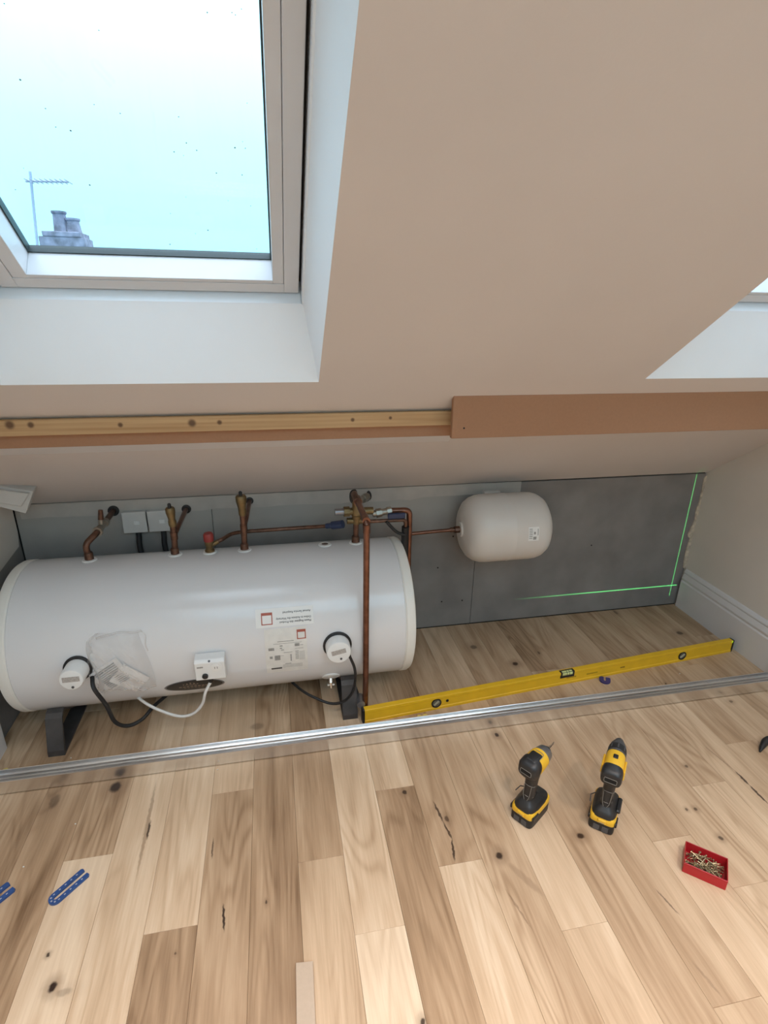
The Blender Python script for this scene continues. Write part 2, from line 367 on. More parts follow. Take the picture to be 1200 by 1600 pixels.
def lathe(bm, prof, org, d, seg=24, cap=True):
    """prof: (radius, height along d)"""
    org = Vector(org); d = Vector(d).normalized(); u, v = frame_of(d); rings = []
    for r, h in prof:
        if r < 1e-6: rings.append([bm.verts.new(org+d*h)]); continue
        rings.append([bm.verts.new(org+d*h+(u*math.cos(2*math.pi*k/seg)+v*math.sin(2*math.pi*k/seg))*r) for k in range(seg)])
    for a, b in zip(rings, rings[1:]):
        for k in range(seg):
            j = (k+1) % seg
            q = [a[k % len(a)], a[j % len(a)], b[j % len(b)], b[k % len(b)]]
            q2 = []
            for x in q:
                if x not in q2: q2.append(x)
            if len(q2) > 2: bm.faces.new(q2)
    if cap:
        for rg in (rings[0], rings[-1]):
            if len(rg) > 2: bm.faces.new(rg)
    return bm
def spline(pts, n=6):
    pts = [Vector(p) for p in pts]; P = [2*pts[0]-pts[1]]+pts+[2*pts[-1]-pts[-2]]; out = []
    for i in range(1, len(P)-2):
        for k in range(n):
            t = k/n; a, b, c, d = P[i-1], P[i], P[i+1], P[i+2]
            out.append(.5*((2*b)+(c-a)*t+(2*a-5*b+4*c-d)*t*t+(3*b-a-3*c+d)*t**3))
    out.append(pts[-1]); return out
def rounded(pts, r=.02, n=5):
    """polyline with its corners rounded (pipe bends)"""
    pts = [Vector(p) for p in pts]; out = [pts[0]]
    for a, b, c in zip(pts, pts[1:], pts[2:]):
        da, dc = (a-b), (c-b); q = min(r, da.length*.48, dc.length*.48); s, e = b+da.normalized()*q, b+dc.normalized()*q
        for k in range(n+1):
            t = k/n; out.append((1-t)**2*s+2*t*(1-t)*b+t*t*e)
    out.append(pts[-1]); return out
def tube(bm, pts, r, seg=10, flat=None):
    pts = [Vector(p) for p in pts]; rings = []; u = None
    for i, p in enumerate(pts):
        d = (pts[min(i+1, len(pts)-1)]-pts[max(i-1, 0)]).normalized()
        if u is None: u, v = frame_of(d)
        else: u = (u-d*u.dot(d)).normalized(); v = d.cross(u)
        rr = r[i] if isinstance(r, (list, tuple)) else r
        rings.append([bm.verts.new(p+(u*math.cos(2*math.pi*k/seg)+v*math.sin(2*math.pi*k/seg))*rr) for k in range(seg)])
    for a, b in zip(rings, rings[1:]):
        for k in range(seg): bm.faces.new((a[k], a[(k+1) % seg], b[(k+1) % seg], b[k]))
    bm.faces.new(rings[0]); bm.faces.new(rings[-1])
    return bm
def ring_along(bm, pts, i, r, w_, seg=12):
    """a collar round a pipe"""
    pass
def prism(bm, poly, M, depth, bev=0.0):
    """polygon in local xy extruded along local z"""
    t = bmesh.new()
    a = [t.verts.new(Vector((x, y, 0))) for x, y in poly]; b = [t.verts.new(Vector((x, y, depth))) for x, y in poly]
    n = len(poly)
    t.faces.new(a[::-1]); t.faces.new(b)
    for k in range(n): t.faces.new((a[k], a[(k+1) % n], b[(k+1) % n], b[k]))
    bmesh.ops.recalc_face_normals(t, faces=t.faces)
    if bev: bmesh.ops.bevel(t, geom=t.edges[:], offset=bev, segments=1, affect='EDGES')
    bmesh.ops.transform(t, matrix=M, verts=t.verts)
    merge(bm, t); return bm
def loft(bm, secs, seg=20, power=3.2):
    """secs: (centre, axis u, axis v, half u, half v): superellipse sections"""
    rings = []
    for c, u, v, a, b in secs:
        rg = []
        for k in range(seg):
            t = 2*math.pi*(k+.5)/seg; ct, st = math.cos(t), math.sin(t)
            rg.append(bm.verts.new(Vector(c)+Vector(u)*(a*math.copysign(abs(ct)**(2/power), ct))+Vector(v)*(b*math.copysign(abs(st)**(2/power), st))))
        rings.append(rg)
    for a, b in zip(rings, rings[1:]):
        for k in range(seg): bm.faces.new((a[k], a[(k+1) % seg], b[(k+1) % seg], b[k]))
    bm.faces.new(rings[0]); bm.faces.new(rings[-1]); return bm
def sbox(bm, x0, x1, a0, a1, o0, o1, bev=0.0):
    """box in the frame of the slope: x, distance up the slope, depth outward"""
    p = [sl(x0, a0, o0), sl(x1, a0, o0), sl(x1, a1, o0), sl(x0, a1, o0), sl(x0, a0, o1), sl(x1, a0, o1), sl(x1, a1, o1), sl(x0, a1, o1)]
    return hexa(bm, p, bev)

# ------------------------------------------------------------------ floor of oak boards
PW = 0.1325
floor = obj('floor', box(B(), (XL-.05, YF, -.03), (.05, .03, -.014)), M_sub); tagged(floor, kind='structure')
k0 = -1.718
cols = [k0+PW*i for i in range(-11, 14)]
SPEC = {  # column left edge index -> [(end y from the back, tone), ...]
 -11: [(-.9, .62), (-2.6, .5)], -10: [(-1.5, .45), (-9, .5)], -9: [(-.35, .5), (-2.2, .45), (-9, .5)], -8: [(-1.0, .50), (-2.9, .83)],
 -7: [(-.2, .50), (-2.4, .80)], -6: [(-1.25, .72), (-3.1, .40)], -5: [(-.838, .66), (-2.6, .48)], -4: [(-.62, .56), (-2.2, .42), (-9, .5)],
 -3: [(-1.127, .42), (-2.9, .60)], -2: [(-1.35, .78), (-3.1, .88)], -1: [(-.922, .72), (-2.7, .47)], 0: [(-1.213, .50), (-3.1, .80)],
 1: [(-.55, .50), (-2.2, .62)], 2: [(-1.44, .70), (-3.3, .66)], 3: [(-.66, .52), (-2.5, .56)], 4: [(-1.66, .58), (-3.3, .6)],
 5: [(-.42, .48), (-1.256, .56), (-3.1, .72)], 6: [(-1.425, .62), (-3.3, .66)], 7: [(-1.097, .60), (-2.9, .78)], 8: [(-.6, .5), (-2.2, .66)], 9: [(-.95, .56), (-2.7, .6)],
 10: [(-.5, .5), (-2.0, .6)], 11: [(-1.2, .55), (-2.9, .6)], 12: [(-.3, .5), (-2.3, .6)], 13: [(-1, .5)]}
for i in range(-11, 13):
    x0 = max(k0+PW*i, XL-.01); x1 = min(k0+PW*(i+1), .0)
    y = .0
    sp = SPEC.get(i, [(-1, .5)]) + [(YF, .55)]
    for ye, tone in sp:
        ye = max(ye, YF)
        if ye >= y-.02: continue
        g = .00025
        bm = B(); box(bm, (x0+g, ye+g, -.014), (x1-g, y-g, random.uniform(-.0003, .0)), 0.0006)
        p = obj('plank', bm, M_oak, floor, loc=((x0+x1)/2, (y+ye)/2, 0))
        p.color = (max(0, (tone-.58)*1.15+.50), 0, 0, 1)
        y = ye
        if y <= YF+.01: break

# ------------------------------------------------------------------ walls
wb = obj('wall_back', box(B(), (XL-.05, .014, -.03), (.05, .06, HW+.03)), M_gap); tagged(wb, kind='structure')
for x0, x1 in ((XL, -2.395), (-2.393, -1.195), (-1.193, -.006)):
    obj('plasterboard_panel', box(B(), (x0, 0, .004), (x1, .0135, HW-(.006 if x1 > -.1 else .002)), .0008), M_board, wb)
bm = B()   # strip of old white plaster left along the top, its lower edge broken
top = [(XL+.02+(-.998-XL-.02)*k/40, HW-.002) for k in range(41)]
low = [(x, .698+random.uniform(-.0015, .0015) if x > -1.5 else .69+random.uniform(-.004, .004)) for x, _ in top[::-1]]
prism(bm, top+low, Matrix(((1, 0, 0, 0), (0, 0, -1, 0), (0, 1, 0, 0), (0, 0, 0, 1))), .004)
o = obj('plaster_strip', bm, mat('old_plaster', (.49, .45, .405), .8, var=.08, scale=14), wb)
bm = B()   # torn plaster in the right corner
pts = [(-.006, .735), (-.014, .72), (-.010, .60), (-.019, .55), (-.013, .50), (-.027, .44), (-.034, .415), (-.026, .40), (-.016, .395), (-.022, .33), (-.020, .26), (-.012, .22), (-.001, .22), (-.001, .735)]
prism(bm, pts, Matrix(((1, 0, 0, 0), (0, 0, -1, 0), (0, 1, 0, 0), (0, 0, 0, 1))), .005)
obj('torn_plaster', bm, M_filler, wb)
for (u, v) in ((640, 838), (612, 875), (684, 887), (722, 938), (708, 838), (690, 940), (924, 852)):
    p = at(u, v, 0); bm = B(); lathe(bm, [(.004, 0), (.004, .001)], (p.x, -.0002, p.z), (0, -1, 0), 8); obj('screw_head', bm, M_gap, wb)

tagged(obj('wall_right', box(B(), (0, YF, -.03), (.05, .03, ZC+.05)), M_wall), kind='structure')
wl = obj('wall_left', box(B(), (XL-.05, YF, -.03), (XL-.012, .03, ZC+.05)), M_board); tagged(wl, kind='structure')
bm = B()
M_yz = Matrix(((0, 0, 1, XL-.012), (1, 0, 0, 0), (0, 1, 0, 0), (0, 0, 0, 1)))
prism(bm, [(-.012, HW), (-.012, .64), (-.03, .585), (-.24, .56), (-.6, .20), (YF, .20), (YF, ZC), (YC, ZC)], M_yz, .012)
obj('painted_face', bm, M_wall, wl)
tagged(obj('wall_front', box(B(), (XL, YF-.05, -.03), (0, YF, ZC+.05)), M_wall), kind='structure')

# skirting boards: moulded profile (thickness from the wall, height)
PROF = [(0, 0), (.021, 0), (.021, .150), (.017, .156), (.0165, .160), (.0195, .166), (.0195, .172), (.015, .186), (.0125, .193), (.0105, .195), (.0135, .200), (.0135, .205), (.008, .216), (.003, .220), (0, .220)]
def skirting(name, xw, sx, y0, y1):
    bm = B()
    a = [bm.verts.new((xw+sx*t, y0, z)) for t, z in PROF]; b = [bm.verts.new((xw+sx*t, y1, z)) for t, z in PROF]; n = len(PROF)
    for k in range(n): bm.faces.new((a[k], a[(k+1) % n], b[(k+1) % n], b[k]))
    bm.faces.new(a); bm.faces.new(b)
    return tagged(obj(name, bm, M_skirt), kind='structure')
skirting('baseboard_right', 0, -1, -.016, YF)
skirting('baseboard_left', XL, 1, -.50, YF)

# ------------------------------------------------------------------ sloping ceiling with two roof-window openings
A0, A1 = .940, 2.06               # openings along the slope
W1 = (-2.765, -1.990); W2 = (-.998, -.223)
xs = [XL-.01, W1[0], W1[1], W2[0], W2[1], .01]; as_ = [-.0, A0, A1, AC]
bm = B()
vv = {(i, j): bm.verts.new(sl(x, a)) for i, x in enumerate(xs) for j, a in enumerate(as_)}
for i in range(5):
    for j in range(3):
        if j == 1 and i in (1, 3): continue
        bm.faces.new((vv[i, j], vv[i+1, j], vv[i+1, j+1], vv[i, j+1]))
LX0, LX1, LY0, LY1 = -2.95, -.15, -4.95, -2.45      # unseen rooflight added behind the camera, sized to light the room
q = [bm.verts.new(c) for c in ((XL-.01, YF, ZC), (.01, YF, ZC), (LX0, LY0, ZC), (LX1, LY0, ZC), (LX1, LY1, ZC), (LX0, LY1, ZC))]
bm.faces.new((q[0], q[1], q[3], q[2])); bm.faces.new((q[1], vv[5, 3], q[4], q[3])); bm.faces.new((vv[0, 3], q[0], q[2], q[5]))
bm.faces.new((*[vv[i, 3] for i in range(6)], q[4], q[5]))
ceil = obj('ceiling', bm, M_ceil); tagged(ceil, kind='structure')
# the roof build-up above it keeps daylight out
bm = B()
RD = .30
for x0, x1, a0, a1 in ((XL-.1, .1, -.1, A0-.02), (XL-.1, .1, A1+.02, AC+.3), (XL-.1, W1[0]-.02, A0-.02, A1+.02), (W1[1]+.02, W2[0]-.02, A0-.02, A1+.02), (W2[1]+.02, .1, A0-.02, A1+.02)):
    hexa(bm, [sl(x0, a0, .22), sl(x1, a0, .22), sl(x1, a1, .22), sl(x0, a1, .22), sl(x0, a0, RD), sl(x1, a0, RD), sl(x1, a1, RD), sl(x0, a1, RD)])
tagged(obj('trim_1', bm, M_gap), kind='structure')

def roof_window(n, X0, X1):
    """opening X0..X1; painted reveals, timber lining, sash with beads, pane"""
    w_ = thing('window_%d' % n, sl((X0+X1)/2, A0+.14, .175), kind='structure')
    fx0, fx1 = X0+.050, X1-.046          # outer edge of the sash
    f0, f1 = A0+.138, A1-.02             # foot and head of the sash along the slope
    lo_ = .146                            # where plaster stops and the lining starts
    rx0, rx1 = fx0-.010, fx1+.010
    ra = f0-.0045
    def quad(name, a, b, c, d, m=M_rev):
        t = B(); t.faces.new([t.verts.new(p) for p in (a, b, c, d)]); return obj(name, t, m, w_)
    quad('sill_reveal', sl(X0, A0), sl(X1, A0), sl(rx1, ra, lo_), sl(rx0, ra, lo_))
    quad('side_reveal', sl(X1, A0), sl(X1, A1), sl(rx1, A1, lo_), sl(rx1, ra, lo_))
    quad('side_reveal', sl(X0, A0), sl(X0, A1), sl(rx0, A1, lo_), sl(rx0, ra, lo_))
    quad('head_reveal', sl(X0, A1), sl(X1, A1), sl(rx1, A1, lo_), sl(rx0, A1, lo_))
    # timber lining round the sash, from the plaster outwards
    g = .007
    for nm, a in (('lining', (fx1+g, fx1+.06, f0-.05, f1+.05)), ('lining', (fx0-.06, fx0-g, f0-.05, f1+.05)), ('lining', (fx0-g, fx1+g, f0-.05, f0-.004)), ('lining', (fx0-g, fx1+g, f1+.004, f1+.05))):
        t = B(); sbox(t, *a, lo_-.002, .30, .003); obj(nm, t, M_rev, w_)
    # dark seal in the gap behind the sash
    t = B()
    for a in ((fx1-.004, fx1+.02, f0-.02, f1+.02), (fx0-.02, fx0+.004, f0-.02, f1+.02), (fx0, fx1, f0-.02, f0+.004), (fx0, fx1, f1-.004, f1+.02)): sbox(t, *a, .215, .235)
    obj('seal', t, M_black, w_)
    ow, ob = .036, .031                   # outer members
    for nm, a in (('sash_stile', (fx1-ow, fx1, f0, f1)), ('sash_stile', (fx0, fx0+ow, f0, f1)), ('sash_rail', (fx0+ow, fx1-ow, f0, f0+ob)), ('sash_rail', (fx0+ow, fx1-ow, f1-.06, f1))):
        t = B(); sbox(t, *a, .175, .2485, .0015); obj(nm, t, M_sash, w_)
    bx = .027; bb = .011; G = .243
    for nm, a in (('glazing_bead', (fx1-ow-bx, fx1-ow-.001, f0+ob+.0005, f1-.06)), ('glazing_bead', (fx0+ow+.001, fx0+ow+bx+.006, f0+ob+.0005, f1-.06)),
                  ('glazing_bead', (fx0+ow+bx+.006, fx1-ow-bx, f0+ob+.0005, f0+ob+bb)), ('glazing_bead', (fx0+ow+bx+.006, fx1-ow-bx, f1-.075, f1-.06))):
        t = B(); sbox(t, *a, .177, .248, .001); obj(nm, t, M_sash, w_)
    gx0, gx1, ga, gb = fx0+ow+bx+.006, fx1-ow-bx, f0+ob+bb, f1-.075
    t = B()
    e = .0035
    for a in ((gx0-.001, gx0+e, ga, gb), (gx1-e, gx1+.001, ga, gb), (gx0, gx1, ga-.001, ga+e), (gx0, gx1, gb-e, gb+.001)): sbox(t, *a, G-.006, G+.012)
    obj('gasket', t, mat('gasket', (.03, .05, .055), .5), w_)
    t = B(); sbox(t, gx0, gx1, ga, gb, G, G+.004); pane = obj('glass_pane', t, M_glass, w_)
    t = B()
    rnd = random.Random(n*5)
    for k in range(60):
        c = sl(rnd.uniform(gx0+.02, gx1-.02), rnd.uniform(ga+.02, gb-.02), G+.0045); r = rnd.choice((.001, .0012, .0015, .0009, .0019))
        lathe(t, [(r, 0), (r*.7, r*.3)], c, CN, 6)
    tagged(obj('water_speck', t, M_speck, pane), kind='stuff')
    # daylight portal in the opening
    l = bpy.data.lights.new('daylight_portal', 'AREA'); l.shape = 'RECTANGLE'; l.size = gx1-gx0; l.size_y = gb-ga; l.cycles.is_portal = True
    lo = bpy.data.objects.new('daylight_portal', l); COL.objects.link(lo)
    mm = Matrix((Vector((1, 0, 0)), SU, CN)).transposed().to_4x4(); mm.translation = sl((gx0+gx1)/2, (ga+gb)/2, G+.03)
    lo.matrix_world = mm
    return w_
w3 = thing('window_3', ((LX0+LX1)/2, (LY0+LY1)/2, ZC), kind='structure')  # added rooflight, out of view, brings sky light onto floor and tank
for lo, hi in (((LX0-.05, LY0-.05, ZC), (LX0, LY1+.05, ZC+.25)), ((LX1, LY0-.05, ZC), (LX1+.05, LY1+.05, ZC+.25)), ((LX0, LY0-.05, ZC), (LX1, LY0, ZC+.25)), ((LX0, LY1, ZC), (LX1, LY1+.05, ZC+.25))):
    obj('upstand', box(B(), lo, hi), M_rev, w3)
obj('glass_pane', box(B(), (LX0, LY0, ZC+.22), (LX1, LY1, ZC+.226)), M_glass, w3)
l = bpy.data.lights.new('daylight_portal', 'AREA'); l.shape = 'RECTANGLE'; l.size = LX1-LX0; l.size_y = LY1-LY0; l.cycles.is_portal = True
lo = bpy.data.objects.new('daylight_portal', l); COL.objects.link(lo); lo.location = ((LX0+LX1)/2, (LY0+LY1)/2, ZC+.24)
roof_window(1, *W1)
roof_window(2, *W2)

# ------------------------------------------------------------------ outside: chimney and aerial on the house opposite
cp = at(99, 400, 9.0)
GZ = -6.0
tagged(obj('ground', box(B(), (-60, .6, GZ-.1), (60, 80, GZ)), mat('ground_grey', (.22, .22, .21), .9)), kind='structure')
ch = thing('chimney', (cp.x, 9.0, GZ), 'pale chimney stack with two pots seen through the wet glass', 'chimney')
obj('stack', box(box(B(), (cp.x-.34, 9, GZ), (cp.x+.38, 9.5, cp.z+.30), .01), (cp.x-.27, 8.98, cp.z+.30), (cp.x+.33, 9.52, cp.z+.38), .01), M_brick, ch)
for dx, h in ((-.03, .34), (.17, .24)):
    bm = B(); lathe(bm, [(.13, 0), (.12, .05), (.10, h-.05), (.12, h-.03), (.12, h)], (cp.x+dx, 9.25, cp.z+.37), (0, 0, 1), 14); obj('chimney_pot', bm, M_brick, ch)
a0, a1, a2 = at(60, 400, 9.0), at(47, 268, 9.0), at(107, 284, 9.0); a3 = at(40, 283, 9.0)
ae = thing('aerial', (a0.x-.25, 8.9, GZ), 'thin rooftop television aerial beside the chimney', 'aerial')
obj('mast', tube(B(), [Vector((a0.x-.25, 8.9, GZ)), Vector((a0.x-.02, 8.99, a0.z-.6)), a0, a1], .022, 8), M_aerial, ae)
obj('boom', tube(B(), [a3, a2], .018, 8), M_aerial, ae)
for k in range(9):
    c = a3.lerp(a2, .08+.115*k); obj('element', tube(B(), [c+Vector((0, -.2, 0)), c+Vector((0, .2, 0))], .008, 6), M_aerial, ae)

# ------------------------------------------------------------------ carpentry on the slope above the alcove
bm = B()
hexa(bm, [(XL+.002, -.625, 1.160), (-1.50, -.625, 1.160), (-1.50, -.575, 1.160), (XL+.002, -.575, 1.160), (XL+.002, -.625, 1.204), (-1.50, -.625, 1.204), (-1.50, -.607, 1.2045), (XL+.002, -.607, 1.2045)], .0012)
tagged(obj('timber_batten', bm, M_pine, loc=(-1.5, -.61, 1.18)), 'knotty pine batten running along the sloping ceiling above the tank', 'batten')
bm = B(); box(bm, (XL+.002, -.600, 1.120), (-1.50, -.575, 1.157), .001)
tagged(obj('mdf_strip', bm, M_mdf, loc=(-2.3, -.59, 1.14)), 'brown board strip fixed under the knotty pine batten', 'board')
bm = B(); box(bm, (-1.580, -.680, 1.129), (-.001, -.661, 1.2605), .0025, 2)
fa = obj('fascia_board', bm, M_mdf, loc=(-.79, -.67, 1.19)); tagged(fa, 'wide smooth brown fascia board across the ceiling towards the right wall', 'board')
bm = B(); p = at(725, 669, -.6805); lathe(bm, [(.003, 0), (.003, .0008)], p, (0, -1, 0), 8); obj('screw_hole', bm, M_gap, fa)
bm = B(); sbox(bm, XL+.002, -1.50, .512, .572, -.005, -.0005, .001)
tagged(obj('painted_lath', bm, M_skirt, loc=sl(-2.3, .54)), 'thin white painted lath on the slope below the brown strip', 'lath')

# ------------------------------------------------------------------ hot water cylinder
TY, TZ, TR = -.302, .343, .275
TX0, TX1 = -3.015, -1.672
def tp(x, phi, off=0.0):
    p = R_(phi); return Vector((x, TY-(TR+off)*math.cos(p), TZ+(TR+off)*math.sin(p)))
def tn(phi): p = R_(phi); return Vector((0, -math.cos(p), math.sin(p)))
tank = thing('hot_water_cylinder', (-2.34, TY, 0), 'large white horizontal hot water tank lying in the alcove', 'water tank')
bm = B(); lathe(bm, [(TR-.004, 0), (TR, .004), (TR, TX1-TX0-.004), (TR-.004, TX1-TX0)], (TX0, TY, TZ), (1, 0, 0), 96)
obj('tank_body', bm, M_tank, tank, True)
for x, d in ((TX0, -1), (TX1, 1)):
    bm = B(); lathe(bm, [(TR-.02, -.01), (TR-.001, .0012), (TR+.0015, .004), (TR+.0015, .026), (TR-.004, .036), (TR-.014, .040), (TR-.05, .043), (0, .046)], (x, TY, TZ), (d, 0, 0), 96)
    obj('end_cap', bm, M_cap, tank, True)
def patch(x0, x1, p0, p1, off, nx=2, np_=8, fn=None):
    bm = B(); g = [[bm.verts.new(tp(x0+(x1-x0)*i/nx, p0+(p1-p0)*j/np_, off+(fn(i/nx, j/np_) if fn else 0))) for j in range(np_+1)] for i in range(nx+1)]
    for i in range(nx):
        for j in range(np_): bm.faces.new((g[i][j], g[i+1][j], g[i+1][j+1], g[i][j+1]))
    return bm
def patches(lst, off):
    bm = B()
    for a in lst:
        t = patch(*a, off, 1, max(1, int(abs(a[3]-a[2])/3))); merge(bm, t)
    return bm
# feet: saddle struts
for xa, xb in ((-2.960, -2.905), (-1.914, -1.856)):
    bm = B()
    outer = [(-.573, 0), (-.571, .02), (-.534, .132), (-.520, .1445)] + [(TY-(TR+.0015)*math.cos(R_(a)), TZ-(TR+.0015)*math.sin(R_(a))) for a in range(44, 90, 6)]
    inner = [(y+.006 if y < TY-.2 else y, z-.007) for y, z in outer[2:]]
    half = outer + [(TY, TZ-TR-.0015), (TY, TZ-TR-.008)] + inner[::-1] + [(-.562, .008), (TY, .008), (TY, 0)]
    for sgn in (1, -1):
        prism(bm, [(y if sgn == 1 else 2*TY-y, z) for y, z in half], Matrix(((0, 0, 1, xa), (1, 0, 0, 0), (0, 1, 0, 0), (0, 0, 0, 1))), xb-xa)
    bmesh.ops.remove_doubles(bm, verts=bm.verts, dist=.00005)
    obj('foot', bm, M_steel_dark, tank)
# port collars on top
PORTS = [-2.806, -2.507, -2.381, -2.2525, -1.943, -1.820]
for x in PORTS:
    bm = B(); lathe(bm, [(.026, -.004), (.026, .002), (.024, .004), (.0135, .0045), (.0135, -.002)], tp(x, 95), tn(95), 24, cap=False); obj('port_collar', bm, M_plastic, tank, True)
bm = B(); lathe(bm, [(.0130, -.002), (.0130, .0042), (0, .003)], tp(-1.943, 95), tn(95), 18); obj('port_plug', bm, M_oldcopper, tank)
# immersion heater covers
for x, phi, ln, cr_ in ((-2.802, 3.5, .070, .0375), (-1.932, 1.5, .052, .0445)):
    n = (tn(phi)+Vector((0, 0, -.45))).normalized() if False else tn(phi)
    bm = B(); lathe(bm, [(cr_+.008, -.004), (cr_+.008, .004), (cr_+.004, .006), (cr_-.005, .006)], tp(x, phi), n, 28, cap=False); obj('cover_gasket', bm, M_black, tank, True)
    bm = B(); lathe(bm, [(cr_, 0), (cr_, ln-.006), (cr_-.0025, ln-.001), (cr_-.0055, ln), (0, ln)], tp(x, phi), n, 32); c = obj('heater_cover', bm, M_plastic, tank, True)
    tq = tp(x, phi)+n*(ln+.0004); v = n.cross(Vector((1, 0, 0))); v = v if v.z > 0 else -v; u = Vector((1, 0, 0))
    M = Matrix((u, v, n)).transposed().to_4x4(); M.translation = tq
    ang = 0.0 if x < -2.5 else 0.2
    M = M @ Matrix.Rotation(ang, 4, 'Z')
    obj('rating_plate', box(B(), (-.026, -.006, 0), (.026, .012, .0006), M=M), mat('plate_grey', (.42, .38, .35), .5, var=.3, scale=220), c)
    bm = B(); lathe(bm, [(.0045, 0), (.0045, .001), (.003, .0015)], M @ Vector((.002, -.026, 0)), n, 10); obj('screw', bm, M_tgrey, c)
# thermostat
ph = -4.0; n = tn(ph); u = Vector((1, 0, 0)); v = u.cross(n); v = v if v.z > 0 else -v
MT = Matrix((u, v, n)).transposed().to_4x4(); MT.translation = tp(-2.376, ph)
bm = B()
prism(bm, [(-.044, 0), (-.044, .02), (-.030, .046), (.042, .046), (.050, .035), (.050, 0)], MT @ Matrix(((0, 0, 1, -.050), (1, 0, 0, 0), (0, 1, 0, 0), (0, 0, 0, 1))), .100, .002)
th = obj('thermostat', bm, M_plastic, tank)
bm = B(); lathe(bm, [(.010, 0), (.010, .006), (.007, .008)], MT @ Vector((-.018, -.012, .046)), n, 16); obj('button', bm, M_black, th)
bm = B(); lathe(bm, [(.018, 0), (.018, .002), (.010, .0025), (.010, .005)], MT @ Vector((.022, .022, .046)), n, 20); obj('dial', bm, M_label, th)
bm = B(); box(bm, (.016, .018, .0512), (.0185, .026, .0516), M=MT); box(bm, (.024, .018, .0512), (.0265, .026, .0516), M=MT); obj('dial_mark', bm, M_grey_ink, th)
obj('printed_mark', box(B(), (-.042, .022, .046), (-.022, .028, .0464), M=MT), M_grey_ink, th)
p0 = MT @ Vector((0, .045, .042)); bm = B(); lathe(bm, [(.004, 0), (.004, .001)], p0+n*.0006+v*.001, (n*.7+v*.7), 10); obj('screw', bm, M_tgrey, th)
bm = B(); lathe(bm, [(.009, 0), (.009, .014), (.007, .018)], MT @ Vector((-.005, -.040, .026)), -v, 14); obj('cable_gland', bm, M_black, th)
# oval maker's badge low on the front
bm = B(); t = bmesh.new()
def oval(off, a, b, cx=-2.446, cph=-27.0, ns=40, mat_=None, h=.0):
    bm = B(); c = bm.verts.new(tp(cx, cph, off+h)); mid = []; out = []
    for k in range(ns):
        q = 2*math.pi*k/ns
        mid.append(bm.verts.new(tp(cx+a*.55*math.cos(q), cph+b*.55*math.sin(q), off+h))); out.append(bm.verts.new(tp(cx+a*math.cos(q), cph+b*math.sin(q), off)))
    for k in range(ns):
        j = (k+1) % ns; bm.faces.new((c, mid[k], mid[j])); bm.faces.new((mid[k], out[k], out[j], mid[j]))
    return bm
t.free(); bm.free()
bd = obj('badge', oval(.0006, .104, 8.2), M_gearmetal, tank, True)
obj('badge_field', oval(.0012, .097, 7.3), mat('badge_black', (.02, .016, .014), .3, var=.3), bd, True)
lst = []
for k in range(5): lst.append((-2.485+.012*k, -2.480+.012*k, -24.6+(2-abs(k-2))*.3, -23.4+(2-abs(k-2))*.9))
lst += [(-2.478, -2.438, -25.2, -24.6)]
lst += [(-2.50+.013*k, -2.491+.013*k, -28.2, -26.6) for k in range(9)] + [(-2.485+.012*k, -2.477+.012*k, -30.4, -29.6) for k in range(6)]
obj('badge_emblem', patches(lst, .0018), mat('badge_gold', (.30, .22, .16), .5, var=.4, scale=200), bd)
# labels
def curve_text(s, size, x_right, phi, parent, width=None, off=.0011, flip=True):
    """flat print bent round the tank; flipped: reads upside down from the room"""
    c = bpy.data.curves.new('text', 'FONT'); c.body = s; c.size = size; c.resolution_u = 2; c.offset = size*.012
    o = bpy.data.objects.new('text', c); COL.objects.link(o); dg = bpy.context.evaluated_depsgraph_get(); dg.update()
    me = o.evaluated_get(dg).to_mesh(); bm = B(); bm.from_mesh(me); o.evaluated_get(dg).to_mesh_clear(); bpy.data.objects.remove(o)
    xmax = max(q.co.x for q in bm.verts); k = width/xmax if width else 1
    for q in bm.verts:
        x, y = q.co.x*k, q.co.y
        q.co = tp(x_right-x, phi-math.degrees(y/TR), off) if flip else tp(x_right+x, phi+math.degrees(y/TR), off)
    return obj('text', bm, M_ink, parent)
lb = obj('label', patch(-2.216, -2.0135, 20.4, 34.2, .0006), M_label, tank); lb['label'] = 'white sticker with three upside-down lines of black print'
curve_text('Please Register this Product', .0105, -2.022, 24.0, lb, .112)
curve_text('Online to Activate the Warranty', .0105, -2.022, 26.6, lb, .124)
curve_text('Annual Service Required', .0105, -2.023, 31.0, lb, .098)
def redframe(x0, x1, p0, p1, parent):
    d = .0042; dp = 1.0
    obj('red_frame', patches([(x0, x1, p1-2.0, p1), (x0, x1, p0, p0+.7), (x0, x0+.0035, p0+.7, p1-2), (x1-.0035, x1, p0+.7, p1-2)], .001), M_red_ink, parent)
redframe(-2.197, -2.158, 22.3, 31.2, lb)
lb2 = obj('label', patch(-2.189, -2.041, -20.5, 19.0, .0006, 2, 14), M_label2, tank); lb2['label'] = 'pale film sticker with faint diagrams and a red square'
redframe(-2.076, -2.044, 9.6, 17.0, lb2)
rows = [(-2.145, -2.088, 8.6, 9.1), (-2.16, -2.06, 7.0, 7.3), (-2.178, -2.158, 2.0, 4.2), (-2.138, -2.128, 4.8, 5.8), (-2.138, -2.13, 3.0, 3.8), (-2.134, -2.124, 1.6, 2.2), (-2.085, -2.068, 4.0, 6.4), (-2.066, -2.055, 4.6, 5.0), (-2.085, -2.055, 2.0, 2.3),
        (-2.125, -2.095, -.8, -.4), (-2.175, -2.165, -5.2, -3.0), (-2.158, -2.138, -7.0, -2.6), (-2.138, -2.125, -3.4, -3.1), (-2.102, -2.098, -9.0, -2.6), (-2.122, -2.100, -11.6, -11.0)]
